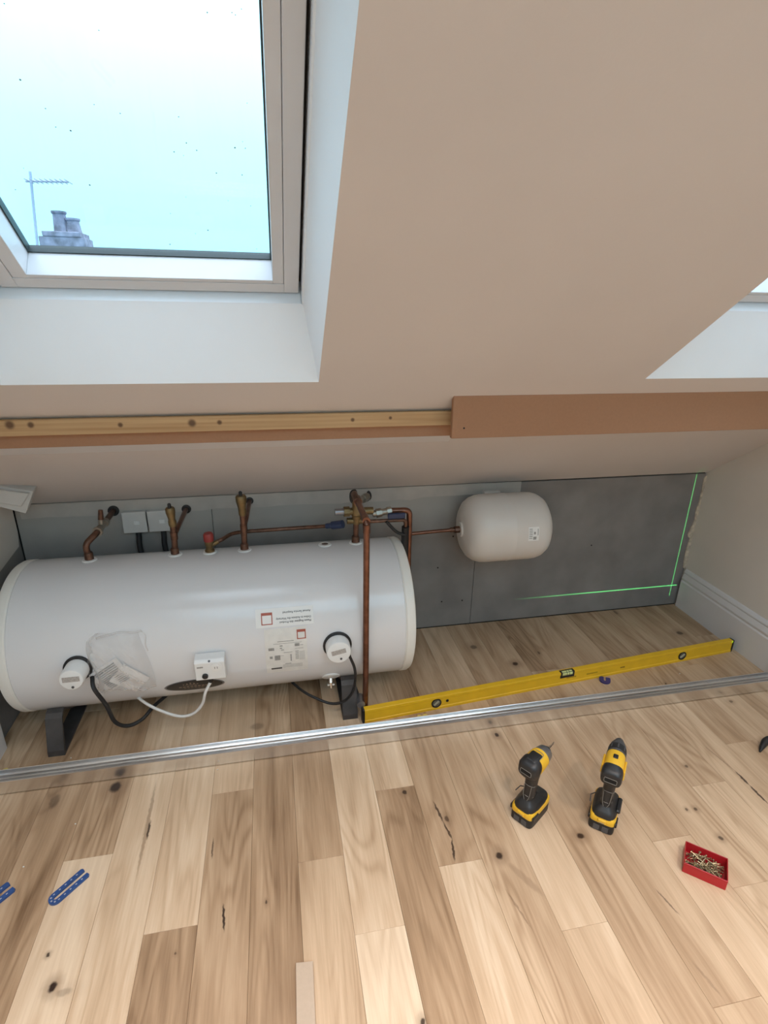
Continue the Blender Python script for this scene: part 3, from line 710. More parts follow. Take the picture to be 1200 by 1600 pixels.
rows += [(-2.084, -2.072, -7.6+1.4*k, -7.0+1.4*k) for k in range(6)] + [(-2.070, -2.050, -8.2+1.2*k, -7.9+1.2*k) for k in range(7)] + [(-2.13, -2.06, -15.2+1.3*k, -14.9+1.3*k) for k in range(3)]
obj('print', patches(rows, .001), M_grey_ink, lb2)
obj('print_block', patches([(-2.172, -2.134, -16.4, -14.9)], .001), M_ink, lb2)
# drain cock under the front
bm = B(); lathe(bm, [(.034, -.006), (.034, .002), (.030, .004), (0, .004)], tp(-1.952, -40), tn(-40), 24); obj('drain_collar', bm, M_plastic, tank, True)
bm = B(); c = tp(-1.952, -46, .0)
tube(bm, [c, c+Vector((0, -.012, -.016))], .010, 10); tube(bm, [c+Vector((0, -.012, -.012)), c+Vector((0, -.018, -.034))], .007, 10); tube(bm, [c+Vector((-.014, -.015, -.022)), c+Vector((.014, -.015, -.022))], .0055, 8)
obj('drain_cock', bm, M_chrome, tank, True)

# ------------------------------------------------------------------ cables
def cable(label, pts, r, m):
    p0 = pts[0]; bm = B(); tube(bm, spline(pts, 8), r, 10)
    return tagged(obj('cable', bm, m, None, True, loc=p0), label, 'cable')
hc = tp(-2.802, 3.5)
cable('thick black cable hanging from the left heater cover under the tank', [tp(-2.76, -3, .012), at(147, 1076, -.625), at(166, 1102, -.62), at(180, 1128, -.60), at(200, 1134, -.58), at(222, 1124, -.55), at(240, 1104, -.50), at(262, 1085, -.42)], .0068, M_black)
cable('white cable hanging in a loop from the thermostat box', [MT @ Vector((-.005, -.055, .026)), at(321, 1082, -.615), at(316, 1100, -.605), at(302, 1115, -.595), at(280, 1119, -.58), at(250, 1110, -.555), at(225, 1097, -.53), at(205, 1080, -.46)], .0052, M_cablew)
cable('thin black cable looping from the right heater cover past the copper pipe', [tp(-1.892, -1, .008), at(546, 1024, -.622), at(554, 1044, -.615), at(555, 1064, -.61), at(549, 1084, -.60), at(535, 1097, -.585), at(516, 1099, -.565), at(494, 1091, -.54), at(472, 1079, -.50), at(450, 1060, -.42)], .0052, M_black)

# ------------------------------------------------------------------ bag with the leaflet taped to the tank
def crumple(seed, amp):
    rn = random.Random(seed); fs = [(rn.uniform(2, 9), rn.uniform(2, 9), rn.uniform(0, 6), rn.uniform(.3, 1)) for _ in range(9)]
    def f(i, j):
        s = sum(w_*abs(math.sin(a*i*2.3+b*j*2.1+c)) for a, b, c, w_ in fs)/3.5
        edge = min(1, 6*min(i, 1-i, j, 1-j)); return amp*s*edge
    return f
bag = thing('plastic_bag', tp(-2.68, 2), 'clear crumpled plastic bag taped to the front of the tank', 'bag')
bm = B(); fn = crumple(3, .016); nx, ny = 30, 36; g = []
for i in range(nx+1):
    row = []
    for j in range(ny+1):
        s, t = i/nx, j/ny     # t 0 bottom .. 1 top
        xl = -2.757 + .012*math.sin(6*t) + (.022 if t > .9 else 0)*(t-.9)*10 - .006*(1-t); xr = -2.598 + .016*math.sin(3.2*t+.4) + (.02*(1-t))
        row.append(bm.verts.new(tp(xl+(xr-xl)*s, -19+45*t+1.6*math.sin(5*s+1)-4*abs(s-.5)*(1-t), (.0025+.0125*min(1, 8*min(s, 1-s))*min(1, 6*t))+fn(s, t)+.006*math.sin(math.pi*s)*math.sin(math.pi*min(1, t*1.1)))))
    g.append(row)
for i in range(nx):
    for j in range(ny): bm.faces.new((g[i][j], g[i+1][j], g[i+1][j+1], g[i][j+1]))
obj('film', bm, M_film, bag, True)
bm = B(); tube(bm, spline([tp(-2.735, 24, .006), tp(-2.70, 25.6, .012), tp(-2.66, 26.6, .009), tp(-2.62, 26.0, .013), tp(-2.592, 26.5, .008)], 6), .004, 8)
tube(bm, spline([tp(-2.592, 26.5, .008), tp(-2.580, 23, .010), tp(-2.582, 17, .006), tp(-2.578, 12, .003)], 6), .0022, 6)
tube(bm, spline([tp(-2.752, 21, .006), tp(-2.765, 8, .006), tp(-2.768, -2, .008), tp(-2.757, -16, .005), tp(-2.745, -24, .002)], 6), .0026, 6)
obj('rolled_hem', bm, M_film, bag, True)
lf = thing('leaflet', tp(-2.68, -6), 'folded printed paper leaflet inside the clear plastic bag', 'leaflet')
def sheet(cx, cphi, w_, h, ang, off, bend):
    bm = B(); n = 8; g = []
    for i in range(n+1):
        row = []
        for j in range(n+1):
            s, t = (i/n-.5)*w_, (j/n-.5)*h
            x = s*math.cos(ang)-t*math.sin(ang); z = s*math.sin(ang)+t*math.cos(ang)
            row.append(bm.verts.new(tp(cx+x, cphi+math.degrees(z/TR), off+bend*abs(i/n-.5)+.002*math.sin(9*t/h))))
        g.append(row)
    for i in range(n):
        for j in range(n): bm.faces.new((g[i][j], g[i+1][j], g[i+1][j+1], g[i][j+1]))
    r = bmesh.ops.extrude_face_region(bm, geom=bm.faces[:]); 
    for q in r['geom']:
        if isinstance(q, bmesh.types.BMVert): q.co.y -= .0012
    return bm
s1 = obj('folded_page', sheet(-2.700, -5.0, .110, .096, R_(32), .0035, .008), M_paper, lf)
s2 = obj('folded_page', sheet(-2.648, -9.0, .100, .082, R_(-42), .0065, .006), M_paper, lf)
bm = B()
for k in range(11):
    d_ = (k-5)*.0076
    merge(bm, sheet(-2.700-d_*math.sin(R_(32)), -5.0+math.degrees(d_*math.cos(R_(32))/TR), .078, .0018, R_(32), .0064, .0058))
tagged(obj('print', bm, mat('pale_print', (.52, .48, .46), .6), s1), kind='stuff')

# ------------------------------------------------------------------ pipework
def straight(bm, a, b, r, seg=14): return tube(bm, [a, b], r, seg)
def coupl(bm, a, b, t0, t1, r, seg=14):
    a, b = Vector(a), Vector(b); return tube(bm, [a.lerp(b, t0), a.lerp(b, t1)], r, seg)
PY = tp(0, 95).y
# 1: valve with a bent tail to the wall, far left
a = tp(-2.806, 95)
v1 = thing('stop_valve', a, 'bent copper tail with a small silver valve, first from the left on the tank', 'pipe')
b, c, d = at(133, 851, PY), at(150, 834, -.24), at(176, 800, -.02)
obj('tail', tube(B(), rounded([a, b, c, c.lerp(d, .25)], .02), .0115, 14), M_oldcopper, v1, True)
bm = B(); lathe(bm, [(.0155, 0), (.0155, .028), (.013, .032)], a, (0, 0, 1), 14); obj('tank_nut', bm, M_oldcopper, v1, True)
cd_ = d-c
bm = B(); tube(bm, [c+cd_*.06, c+cd_*.14], .019, 8); tube(bm, [c+cd_*.14, c+cd_*.45], .013, 12); tube(bm, [c+cd_*.45, c+cd_*.53], .018, 8); obj('valve_body', bm, M_nickel, v1, True)
obj('wall_tail', tube(B(), [c+cd_*.5, d+Vector((0, .018, 0))], .011, 12), M_oldcopper, v1, True)
e = at(157, 797, -.17); m0 = c+cd_*.3
bm = B(); tube(bm, [m0, m0.lerp(e, .5)], .009, 10); obj('valve_stem', bm, M_nickel, v1, True)
bm = B(); tube(bm, [m0.lerp(e, .45), e], [.011, .008], 10); obj('valve_handle', bm, M_oldcopper, v1, True)
bm = B(); lathe(bm, [(.022, 0), (.022, .006), (.012, .008)], d+Vector((0, .017, 0)), (0, -1, 0), 16); obj('wall_collar', bm, M_black, v1, True)
# 2 and 3: automatic air vents with a branch to the wall
def air_vent(x, top_px, mid_px, low_px, wall_px, brass_h, wid, label, wallr):
    a = tp(x, 95); m = at(*mid_px, PY); t = at(*top_px, PY)
    th_ = thing('air_vent', a, label, 'pipe')
    obj('riser', tube(B(), [a, at(*low_px, PY), m], .0115, 14), M_oldcopper, th_, True)
    bm = B(); lathe(bm, [(.0155, -.002), (.0155, .024), (.013, .028)], a, (0, 0, 1), 12); obj('fitting', lathe(B(), [(.0135, 0), (.0135, .03)], at(*low_px, PY)+Vector((0, 0, -.012)), (0, 0, 1), 12), M_oldcopper, th_, True); obj('tank_nut', bm, M_oldcopper, th_, True)
    ax = (t-m).normalized(); h = (t-m).length
    bm = B(); lathe(bm, [(.012, -.006), (.0145, 0), (.0145, h*.2), (wid*.72, h*.34), (wid, h*.72), (wid, h*.93), (wid*.8, h)], m, ax, 18); obj('vent_body', bm, M_brass, th_, True)
    bm = B(); lathe(bm, [(.0065, 0), (.0065, .012), (.004, .016)], t, ax, 12); obj('vent_cap', bm, M_black, th_, True)
    wpt = at(*wall_px, -.01); st = at(*low_px, PY)+Vector((0, 0, .0))
    obj('branch', tube(B(), rounded([st, st.lerp(wpt, .3)+Vector((.004, 0, .01)), wpt+Vector((0, .008, 0))], .02), .0095, 12), M_copper, th_, True)
    bm = B(); lathe(bm, [(wallr, 0), (wallr, .006), (.011, .008)], wpt+Vector((0, .008, 0)), (0, -1, 0), 16); obj('wall_collar', bm, M_black, th_, True)
air_vent(-2.507, (265, 793), (270, 820), (272, 838), (291, 796), .05, .017, 'brass-topped air vent pipe in front of the white wall switch', .019)
air_vent(-2.2525, (376, 774), (379, 803), (381, 826), (390, 783), .05, .020, 'tallest brass-topped air vent pipe on the middle of the tank', .016)
# 4: relief valve with a red cap and its discharge pipe
a = tp(-2.381, 95); rv = thing('relief_valve', a, 'short brass relief valve with a red cap and thin copper pipe', 'valve')
bm = B(); lathe(bm, [(.018, -.002), (.018, .012), (.0135, .016), (.0145, .03), (.0165, .034), (.0165, .048)], a, (0, 0, 1), 16); obj('valve_body', bm, M_brass, rv, True)
bm = B(); lathe(bm, [(.018, .048), (.019, .052), (.019, .074), (.015, .080)], a, (0, 0, 1), 12); obj('red_cap', bm, M_redcap, rv, True)
s = a+Vector((.016, 0, .034)); bm = B(); tube(bm, [a+Vector((.008, 0, .03)), at(341, 846, PY+.005)], .009, 12); obj('outlet_nut', bm, M_brass, rv, True)
obj('discharge_pipe', tube(B(), rounded([at(338, 847, PY+.005), at(347, 843, PY+.01), at(361, 834, -.22), at(378, 831, -.20), at(480, 824, -.21), at(512, 822, -.24)], .02), .0078, 12), M_oldcopper, rv, True)
bm = B(); A_, B_ = at(510, 822, -.24), at(536, 819, PY); tube(bm, [A_, A_.lerp(B_, .3), A_.lerp(B_, .35), B_], [.011, .011, .0165, .0165], 10); obj('blue_nut', bm, M_bluecap, rv, True)
# 5: inlet manifold, front drop pipe, right-hand loop
a = tp(-1.820, 95); mf = thing('valve_manifold', a, 'cluster of brass valves and copper pipes on the right end of the tank', 'valve')
b = at(557, 800, PY); up_ = at(554, 776, PY)
obj('riser', tube(B(), [a, b], .0115, 14), M_oldcopper, mf, True)
bm = B(); lathe(bm, [(.0165, -.002), (.0165, .026), (.014, .03)], a, (0, 0, 1), 12); obj('tank_nut', bm, M_oldcopper, mf, True)
bm = B(); lathe(bm, [(.014, -.05), (.018, -.04), (.018, -.015), (.022, -.01), (.022, .012), (.017, .02), (.017, .045)], b, (0, 0, 1), 16)
tube(bm, [b+Vector((-.05, 0, .004)), b+Vector((.066, 0, .002))], .015, 14); tube(bm, [b+Vector((-.05, 0, .004)), b+Vector((-.028, 0, .004))], .021, 8)
tube(bm, [b+Vector((0, 0, -.036)), b+Vector((.05, -.02, -.036))], .012, 12); tube(bm, [b+Vector((-.038, 0, -.036)), b+Vector((0, 0, -.036))], .0125, 10)
obj('manifold_body', bm, M_brass, mf, True)
bm = B(); tube(bm, [b+Vector((-.085, 0, .004)), b+Vector((-.05, 0, .004))], .013, 12); obj('gauge_port', bm, M_gearmetal, mf, True)
top = Vector((-1.829, -.592, .834)); bk = Vector((-1.829, -.37, .834)); uu = Vector((b.x+.01, PY, .80))
obj('drop_pipe', tube(B(), rounded([bk, top, Vector((-1.829, -.592, .20)), Vector((-1.824, -.553, .008))], .028, 6), .0112, 16), M_copper, mf, True)
bm = B(); tube(bm, [top+Vector((0, .004, 0)), top+Vector((0, .045, 0))], .0135, 14); tube(bm, [top+Vector((0, 0, -.01)), top+Vector((0, 0, -.04))], .0132, 14); obj('elbow_socket', bm, M_copper, mf, True)
bm = B(); tube(bm, [bk+Vector((0, -.03, 0)), bk+Vector((0, .01, 0))], .017, 8); tube(bm, rounded([bk, Vector((-1.829, -.285, .834)), b+Vector((.004, .0, .03))], .03), .0125, 12); obj('check_valve', bm, M_oldcopper, mf, True)
q = at(563, 782, -.25)
bm = B(); tube(bm, [b+Vector((0, .0, .03)), at(566, 779, -.2), at(571, 776, -.06)], .012, 12); tube(bm, [at(567, 780, -.2), at(573, 776, -.16)], .017, 8); obj('ball_valve', bm, M_nickel, mf, True)
obj('wall_tail', tube(B(), [at(571, 776, -.07), at(576, 772, .01)], .0105, 12), M_oldcopper, mf, True)
bm = B(); tube(bm, spline([at(560, 788, -.27), at(550, 783, -.27), at(549, 771, -.27), at(554, 767, -.26), at(556, 772, -.26)], 5), .007, 8); obj('black_handle', bm, M_black, mf, True)
bm = B(); tube(bm, spline([at(573, 782, -.14), at(578, 778, -.13), at(578, 772, -.12), at(575, 768, -.12)], 5), .006, 8); obj('black_lever', bm, M_black, mf, True)
c0 = at(582, 803, PY); c1 = at(610, 798, PY); c2 = at(640, 797, PY-.0); c3 = Vector((c2.x+.003, PY, .40))
bm = B(); tube(bm, [c0, c1], .0135, 14); tube(bm, [c0.lerp(c1, .2), c0.lerp(c1, .5)], .019, 8); tube(bm, [c0.lerp(c1, .8), c0.lerp(c1, 1.05)], .018, 8); obj('union', bm, M_nickel, mf, True)
obj('loop_pipe', tube(B(), rounded([c1, c2, c3], .022, 6), .0118, 14), M_copper, mf, True)
bm = B(); box(bm, tuple(at(606, 809, PY-.03)-Vector((0, .006, .006))), tuple(at(633, 804, PY-.03)+Vector((0, .006, .008))), .003); obj('blue_lever', bm, M_bluecap, mf)
d0, d1 = at(572, 815, PY-.02), at(634, 812, PY-.02); d2 = Vector((d1.x, PY-.02, .45))
obj('lower_pipe', tube(B(), rounded([d0, d1, d2], .018, 6), .0078, 12), M_oldcopper, mf, True)
obj('insulation', tube(B(), [d1+Vector((0, 0, -.03)), d2+Vector((0, .01, 0))], .0155, 12), M_black, mf, True)
obj('flexible_hose', tube(B(), spline([at(604, 815, PY-.03), at(611, 823, PY-.03), at(621, 832, PY-.03), at(634, 836, PY-.03)], 6), .0065, 10), M_black, mf, True)
bm = B(); fb = at(563, 1096, -.56); tube(bm, [fb+Vector((0, -.02, 0)), fb+Vector((0, .03, 0))], .016, 12); tube(bm, [fb+Vector((0, .01, 0)), Vector((-1.827, -.560, .055))], .010, 10); obj('floor_tee', bm, M_gearmetal, mf, True)
obj('lower_hose', tube(B(), spline([at(560, 1092, -.53), at(553, 1072, -.50), at(548, 1056, -.46)], 6), .010, 10), M_black, mf, True)

# ------------------------------------------------------------------ expansion vessel
VC = at(784, 823, -.165); VX0, VX1, VR = -1.346, -.946, .150
ev = thing('expansion_vessel', (VC.x, -.165, VC.z-VR), 'small white rounded pressure vessel on the grey back wall', 'pressure vessel')
L_ = VX1-VX0
bm = B(); lathe(bm, [(0, .000), (.030, .001), (.034, .008), (.070, .011), (.10, .019), (.125, .035), (.140, .056), (.148, .080), (VR, .105), (VR, .20), (VR+.0008, .203), (VR+.0008, .207), (VR, .21), (VR, L_-.095), (.148, L_-.07), (.141, L_-.047), (.127, L_-.027), (.102, L_-.012), (.06, L_-.003), (0, L_)], (VX0, -.165, VC.z), (1, 0, 0), 56)
obj('vessel_body', bm, M_vessel, ev, True)
bm = B(); cc = Vector((VX0, -.165, VC.z)); tube(bm, [cc+Vector((-.022, 0, 0)), cc+Vector((.004, 0, 0))], .016, 8); tube(bm, [cc+Vector((-.04, 0, 0)), cc+Vector((-.02, 0, 0))], .011, 10); obj('connector', bm, M_oldcopper, ev, True)
obj('pipe', tube(B(), [cc+Vector((-.035, 0, 0)), at(642, 834, -.16)], .0078, 12), M_copper, ev, True)
bm = B(); box(bm, (VC.x-.04, -.03, VC.z-.12), (VC.x+.04, -.0005, VC.z+.12), .004); obj('wall_bracket', bm, M_vessel, ev)
def vp(x, phi, off=.0008): p = R_(phi); return Vector((x, -.165-(VR+off)*math.cos(p), VC.z+(VR+off)*math.sin(p)))
def vpatch(lst, off):
    bm = B()
    for x0, x1, p0, p1 in lst:
        n = 4; rows_ = [[bm.verts.new(vp(x, p0+(p1-p0)*j/n, off)) for j in range(n+1)] for x in (x0, x1)]
        for j in range(n): bm.faces.new((rows_[0][j], rows_[1][j], rows_[1][j+1], rows_[0][j+1]))
    return bm
el = obj('label', vpatch([(-1.092, -1.044, -3, 20)], .0008), M_label, ev)
obj('print', vpatch([(-1.088, -1.074, 1+3*k, 2.2+3*k) for k in range(6)]+[(-1.070, -1.056, -1, 4), (-1.068, -1.060, 8, 12), (-1.051, -1.048, 6, 17)], .0014), M_grey_ink, el)

# ------------------------------------------------------------------ fused spur boxes on the back wall
for x0, x1, lab in ((-2.743, -2.650, 'square white wall switch box, left of the pair behind the tank'), (-2.645, -2.552, 'square white wall switch box, right of the pair, partly behind a brass vent')):
    t = thing('wall_switch', ((x0+x1)/2, 0, .617), lab, 'switch', 'switch boxes behind the tank')
    obj('back_box', box(B(), (x0+.003, -.024, .618), (x1-.003, -.0003, .703), .003), M_whitebox, t)
    obj('face_plate', box(B(), (x0, -.034, .615), (x1, -.0245, .706), .003, 2), M_whitebox, t)
    cx = (x0+x1)/2
    obj('fuse_carrier', box(B(), (cx-.002, -.037, .652), (cx+.02, -.0345, .668), .001), M_plastic, t)
    obj('flex_outlet', tube(B(), spline([Vector((cx+.005, -.015, .618)), Vector((cx+.006, -.02, .59)), Vector((cx+.006, -.03, .55)), Vector((cx+.02, -.05, .46))], 5), .011, 10), M_black, t, True)

# ------------------------------------------------------------------ white box section poking out at the left
q = [at(-40, 754, -.20), at(52, 768, -.20), at(40, 803, -.20), at(-40, 782, -.20)]
D = Vector((0, .05, .012)); bk_ = [p+D for p in q]
bm = B(); hexa(bm, q+bk_, .002); t = thing('plastic_trunking', q[0], 'white plastic box section sticking out at the left edge above the tank', 'trunking')
obj('outer_casing', bm, M_whitebox, t)
q2 = [at(-40, 758, -.2005), at(47, 770, -.2005), at(35, 790, -.2005), at(-40, 777, -.2005)]
bm = B(); hexa(bm, [p+Vector((0, -.012, 0)) for p in q2]+q2, .002); obj('raised_panel', bm, M_whitebox, t)

# ------------------------------------------------------------------ sliding door track on the floor
y0, y1 = -.718, -.662; H = .052
tk = thing('sliding_track', (-1.57, y0, 0), 'long silver aluminium sliding door track lying across the floor', 'track')
S = [(y0, 0.004), (y0, H), (y0+.003, H+.001), (y0+.0045, H), (y0+.0045, H-.017), (y0+.020, H-.019), (y0+.020, H-.006), (y0+.0225, H-.0055), (y0+.0225, H-.019), (y1-.0185, H-.019), (y1-.0185, H-.009), (y1-.016, H-.0085), (y1-.016, H-.017), (y1-.003, H-.017), (y1-.003, H), (y1-.0015, H+.001), (y1, H), (y1, .004)]
bm = B()
a = [bm.verts.new((XL+.03, y, z)) for y, z in S]; b = [bm.verts.new((-.024, y, z)) for y, z in S]; n_ = len(S)
for k in range(n_): bm.faces.new((a[k], a[(k+1) % n_], b[(k+1) % n_], b[k]))
bm.faces.new(a); bm.faces.new(b)
obj('track_profile', bm, M_alu, tk)
bm = B(); box(bm, (XL+.03, y0+.004, 0), (-.024, y1-.004, .004)); obj('gap_shade_strip', bm, M_gap, tk)  # near-black strip stands in for the shadow line under the track
p = flo(697, 1128, .035); bm = B(); lathe(bm, [(.003, 0), (.003, .0015)], (p.x, y0+.030, H-.0188), (0, 0, 1), 8); obj('screw_hole', bm, M_gap, tk)

# ------------------------------------------------------------------ spirit level
la, lb_ = Vector((-1.842, -.607, 0)), Vector((-.046, -.443, 0)); ang = math.atan2(lb_.y-la.y, lb_.x-la.x); LL = (lb_-la).length
lv = thing('spirit_level', la, 'long yellow spirit level lying on edge behind the track', 'spirit level', rz=ang)
LH, LT = .062, .024
bm = B()
prism(bm, [(0, 0), (0, .010), (.0022, .013), (.0022, LH-.014), (0, LH-.011), (0, LH-.001), (.001, LH), (LT-.001, LH), (LT, LH-.001), (LT, LH-.011), (LT-.0022, LH-.014), (LT-.0022, .013), (LT, .010), (LT, 0)],
      Matrix(((0, 0, 1, .008), (1, 0, 0, 0), (0, 1, 0, 0), (0, 0, 0, 1))), LL-.016)
obj('level_body', bm, M_yellow, lv, local=True)
for x0 in (0, LL-.0085): obj('end_cap', box(B(), (x0, -.0008, 0), (x0+.0085, LT+.0008, LH+.0008), .0015), M_black, lv, local=True)
def lx(u, v): # distance along the level of the point seen at a pixel
    d = ray(u, v); n = Vector((-math.sin(ang), math.cos(ang), 0)); t = (la-CAM).dot(n)/d.dot(n); p = CAM+d*t; return (p-la).dot(Vector((math.cos(ang), math.sin(ang), 0)))
for u, v in ((682, 1101), (1067, 1022)):
    x = lx(u, v)
    bm = B(); lathe(bm, [(.021, 0), (.021, .003), (.017, .0035), (.017, .001)], (x, .0022, LH/2), (0, -1, 0), 24); vr = obj('vial_ring', bm, M_black, lv, True, local=True)
    bm = B(); lathe(bm, [(.017, .0), (.0165, .0015)], (x, .0020, LH/2), (0, -1, 0), 20); obj('vial_window', bm, mat('vial_window', (.14, .13, .10), .2), vr, local=True)
    bm = B(); tube(bm, [(x-.010, .0005, LH/2-.008), (x+.010, .0005, LH/2+.008)], .005, 10); obj('vial', bm, mat('old_vial', (.33, .30, .20), .25), vr, True, local=True)
x = lx(887, 1054)
bm = B(); box(bm, (x-.034, -.0006, LH-.027), (x+.034, LT*.8, LH+.0006), .001); vr = obj('vial_recess', bm, M_black, lv, local=True)
bm = B(); tube(bm, [(x-.026, .007, LH-.008), (x+.022, .007, LH-.008)], .0105, 14); obj('vial', bm, M_vial, vr, True, local=True)
bm = B(); tube(bm, [(x-.006, .007, LH-.008), (x-.004, .007, LH-.008)], .0109, 14); tube(bm, [(x+.006, .007, LH-.008), (x+.008, .007, LH-.008)], .0109, 14); obj('vial_line', bm, M_black, vr, local=True)
x = lx(699, 1098); bm = B(); lathe(bm, [(.006, 0), (.006, .002)], (x, .0022, LH/2+.002), (0, -1, 0), 14); obj('grommet', bm, M_black, lv, local=True)
for (u, v, wd, m_) in ((927, 1049, .06, mat('faint_print', (.42, .25, .01), .5)), (974, 1041, .024, mat('dark_print', (.25, .13, .01), .5)), (893, 1064, .05, mat('faint_print', (.42, .25, .01), .5))):
    x = lx(u, v); bm = B()
    for k in range(int(wd/.008)): box(bm, (x-wd/2+.008*k, .0016, LH/2-.004), (x-wd/2+.008*k+.006, .0023, LH/2+.003))
    obj('print', bm, m_, lv, local=True)

# ------------------------------------------------------------------ cordless tools
X_, Y_, Z_ = Vector((1, 0, 0)), Vector((0, 1, 0)), Vector((0, 0, 1))
def tool_base(root):
    """battery, shoe and handle common to both tools; forward is +x, the battery stands on the floor"""
    bm = B()
    loft(bm, [((.006, 0, z), X_, Y_, a, b) for z, a, b in ((0, .057, .0355), (.003, .0595, .038), (.030, .0595, .038), (.033, .0585, .037))], 28, 7)
    bat = obj('battery', bm, M_tblack, root, True, local=True)
    for k in range(2): obj('battery_rib', box(B(), (-.0545, -.022+.026*k, .004), (-.0525, -.004+.026*k, .024), .0006), M_tgrey, bat, local=True)
    bm = B(); loft(bm, [((.006, 0, z), X_, Y_, a, b) for z, a, b in ((.0335, .0590, .0375), (.036, .0600, .0385), (.052, .0600, .0385), (.058, .056, .036))], 28, 7)
    bc = obj('battery_top', bm, M_tyellow, root, True, local=True)
    obj('release_tab', box(B(), (-.0585, -.012, .038), (-.0525, .012, .052), .002), M_tyellow, bc, local=True)
    obj('tab_slot', box(B(), (-.0592, -.008, .041), (-.0580, .008, .043), .0004), M_edge, bc, local=True)
    for sy in (-1, 1): obj('latch', box(B(), (-.050, sy*.0385-.004, .034), (-.018, sy*.0385+.003, .050), .002), M_tblack, bc, local=True)
    # shoe above the battery and the handle
    bm = B(); loft(bm, [((cx, 0, z), X_, Y_, a, b) for z, cx, a, b in ((.0545, .005, .0585, .0372), (.066, .004, .0565, .0355), (.076, -.003, .043, .027), (.083, -.008, .030, .020), (.088, -.010, .025, .0175))], 24, 4)
    sh = obj('shoe', bm, M_tblack, root, True, local=True)
    bm = B(); loft(bm, [((cx, 0, z), X_, Y_, a, b) for z, cx, a, b in ((.084, -.012, .0245, .0175), (.097, -.014, .0215, .0160), (.125, -.012, .0215, .0165), (.153, -.010, .0235, .0175), (.173, -.007, .027, .019), (.190, -.004, .032, .022))], 24, 2.6)
    hd = obj('handle', bm, M_tblack, root, True, local=True)
    for z, w_ in ((.099, .0166), (.142, .0175)):
        bm = B(); pts = [Vector((-.0135-.0222*math.cos(t), w_*math.sin(t), z+.004*math.cos(2*t))) for t in [R_(-80+16*k) for k in range(11)]]; tube(bm, pts, .0008, 6); obj('grip_seam', bm, M_edge, hd, True, local=True)
    for sy in (-1, 1):
        bm = B(); tube(bm, spline([Vector((-.032, sy*.006, .070)), Vector((-.0355, sy*.004, .083)), Vector((-.0355, sy*.010, .103)), Vector((-.0330, sy*.0125, .142))], 5), .0008, 6); obj('grip_seam', bm, M_edge, hd, True, local=True)
    bm = B(); loft(bm, [((.017, 0, z), X_, Y_, a, .008) for z, a in ((.140, .005), (.149, .009), (.165, .010), (.175, .007))], 14, 2.5); obj('trigger', bm, M_tyellow, hd, True, local=True)
def secx(lst): return [((x, 0, z), Y_, Z_, a, b) for x, z, a, b in lst]
def vent_slots(par, x, z, w_):
    bm = B(); pts = [Vector((x, w_*c, z+.008*s)) for c, s in ((-1, -.6), (-.9, -1), (.9, -1), (1, -.6), (1, .6), (.9, 1), (-.9, 1), (-1, .6), (-1, -.6))]
    tube(bm, pts, .0009, 6); obj('vent_rim', bm, M_edge, par, True, local=True)
    bm = B()
    for k in range(3): box(bm, (x-.0006, -w_*.85, z-.0055+.0042*k), (x+.001, w_*.85, z-.0035+.0042*k))
    obj('vent_slot', bm, mat('vent_black', (.004, .004, .004), .8), par, local=True)
TZc = .216
def impact_driver(loc, rz):
    r = thing('impact_driver', loc, 'yellow and black impact driver with a silver nose, left of two tools', 'power tool', 'cordless tools standing on the floor', rz)
    tool_base(r)
    bm = B(); loft(bm, secx([(-.056, TZc-.002, .022, .020), (-.052, TZc-.002, .028, .026), (-.040, TZc-.002, .0315, .0305), (-.010, TZc-.001, .0315, .0315), (.018, TZc, .030, .0300)]), 28, 2.6); h = obj('motor_housing', bm, M_tyellow, r, True, local=True)
    bm = B(); loft(bm, secx([(-.060, TZc-.001, .020, .018), (-.057, TZc-.001, .027, .024), (-.047, TZc, .0325, .031), (-.030, TZc+.002, .0325, .0315), (-.022, TZc+.003, .0315, .031)]), 28, 2.8); mc = obj('rear_cap', bm, M_tblack, r, True, local=True)
    bm = B(); box(bm, (-.045, -.020, TZc+.022), (.006, .020, TZc+.0345), .006, 2, taper=.85); obj('top_grip', bm, M_tblack, mc, True, local=True)
    bm = B(); tube(bm, spline([Vector((-.020, -.019, TZc+.030)), Vector((.004, -.018, TZc+.031)), Vector((.008, -.010, TZc+.033)), Vector((.008, .010, TZc+.033))], 5), .0009, 6); obj('grip_edge', bm, M_edge, mc, True, local=True)
    vent_slots(mc, -.0602, TZc-.002, .018)
    bm = B(); lathe(bm, [(.0295, .018), (.0295, .024), (.0285, .030), (.0245, .052), (.018, .058), (.012, .060)], (0, 0, TZc), (1, 0, 0), 28); obj('nose_cone', bm, M_gearmetal, r, True, local=True)
    bm = B(); lathe(bm, [(.0295, .0165), (.0305, .018), (.0305, .023), (.0290, .024)], (0, 0, TZc), (1, 0, 0), 28); obj('front_band', bm, M_tyellow, r, True, local=True)
    bm = B(); lathe(bm, [(.013, .056), (.013, .066), (.010, .069), (.006, .070)], (0, 0, TZc), (1, 0, 0), 18); obj('collet', bm, M_tblack, r, True, local=True)
    bm = B(); lathe(bm, [(.0036, .068), (.0036, .088), (.003, .089), (.003, .104), (.0012, .110)], (0, 0, TZc), (1, 0, 0), 6); obj('driver_bit', bm, M_chrome, r, local=True)
    bm = B(); box(bm, (.030, .014, .059), (.052, .028, .066), .002); obj('badge', bm, M_tyellow, r, local=True)
    bm = B(); tube(bm, [Vector((.030, .036, .062)), Vector((.012, .046, .072)), Vector((-.020, .044, .080))], .0016, 8); obj('belt_clip', bm, M_tgrey, r, True, local=True)
    r.scale = (TS, TS, TS)
    return r
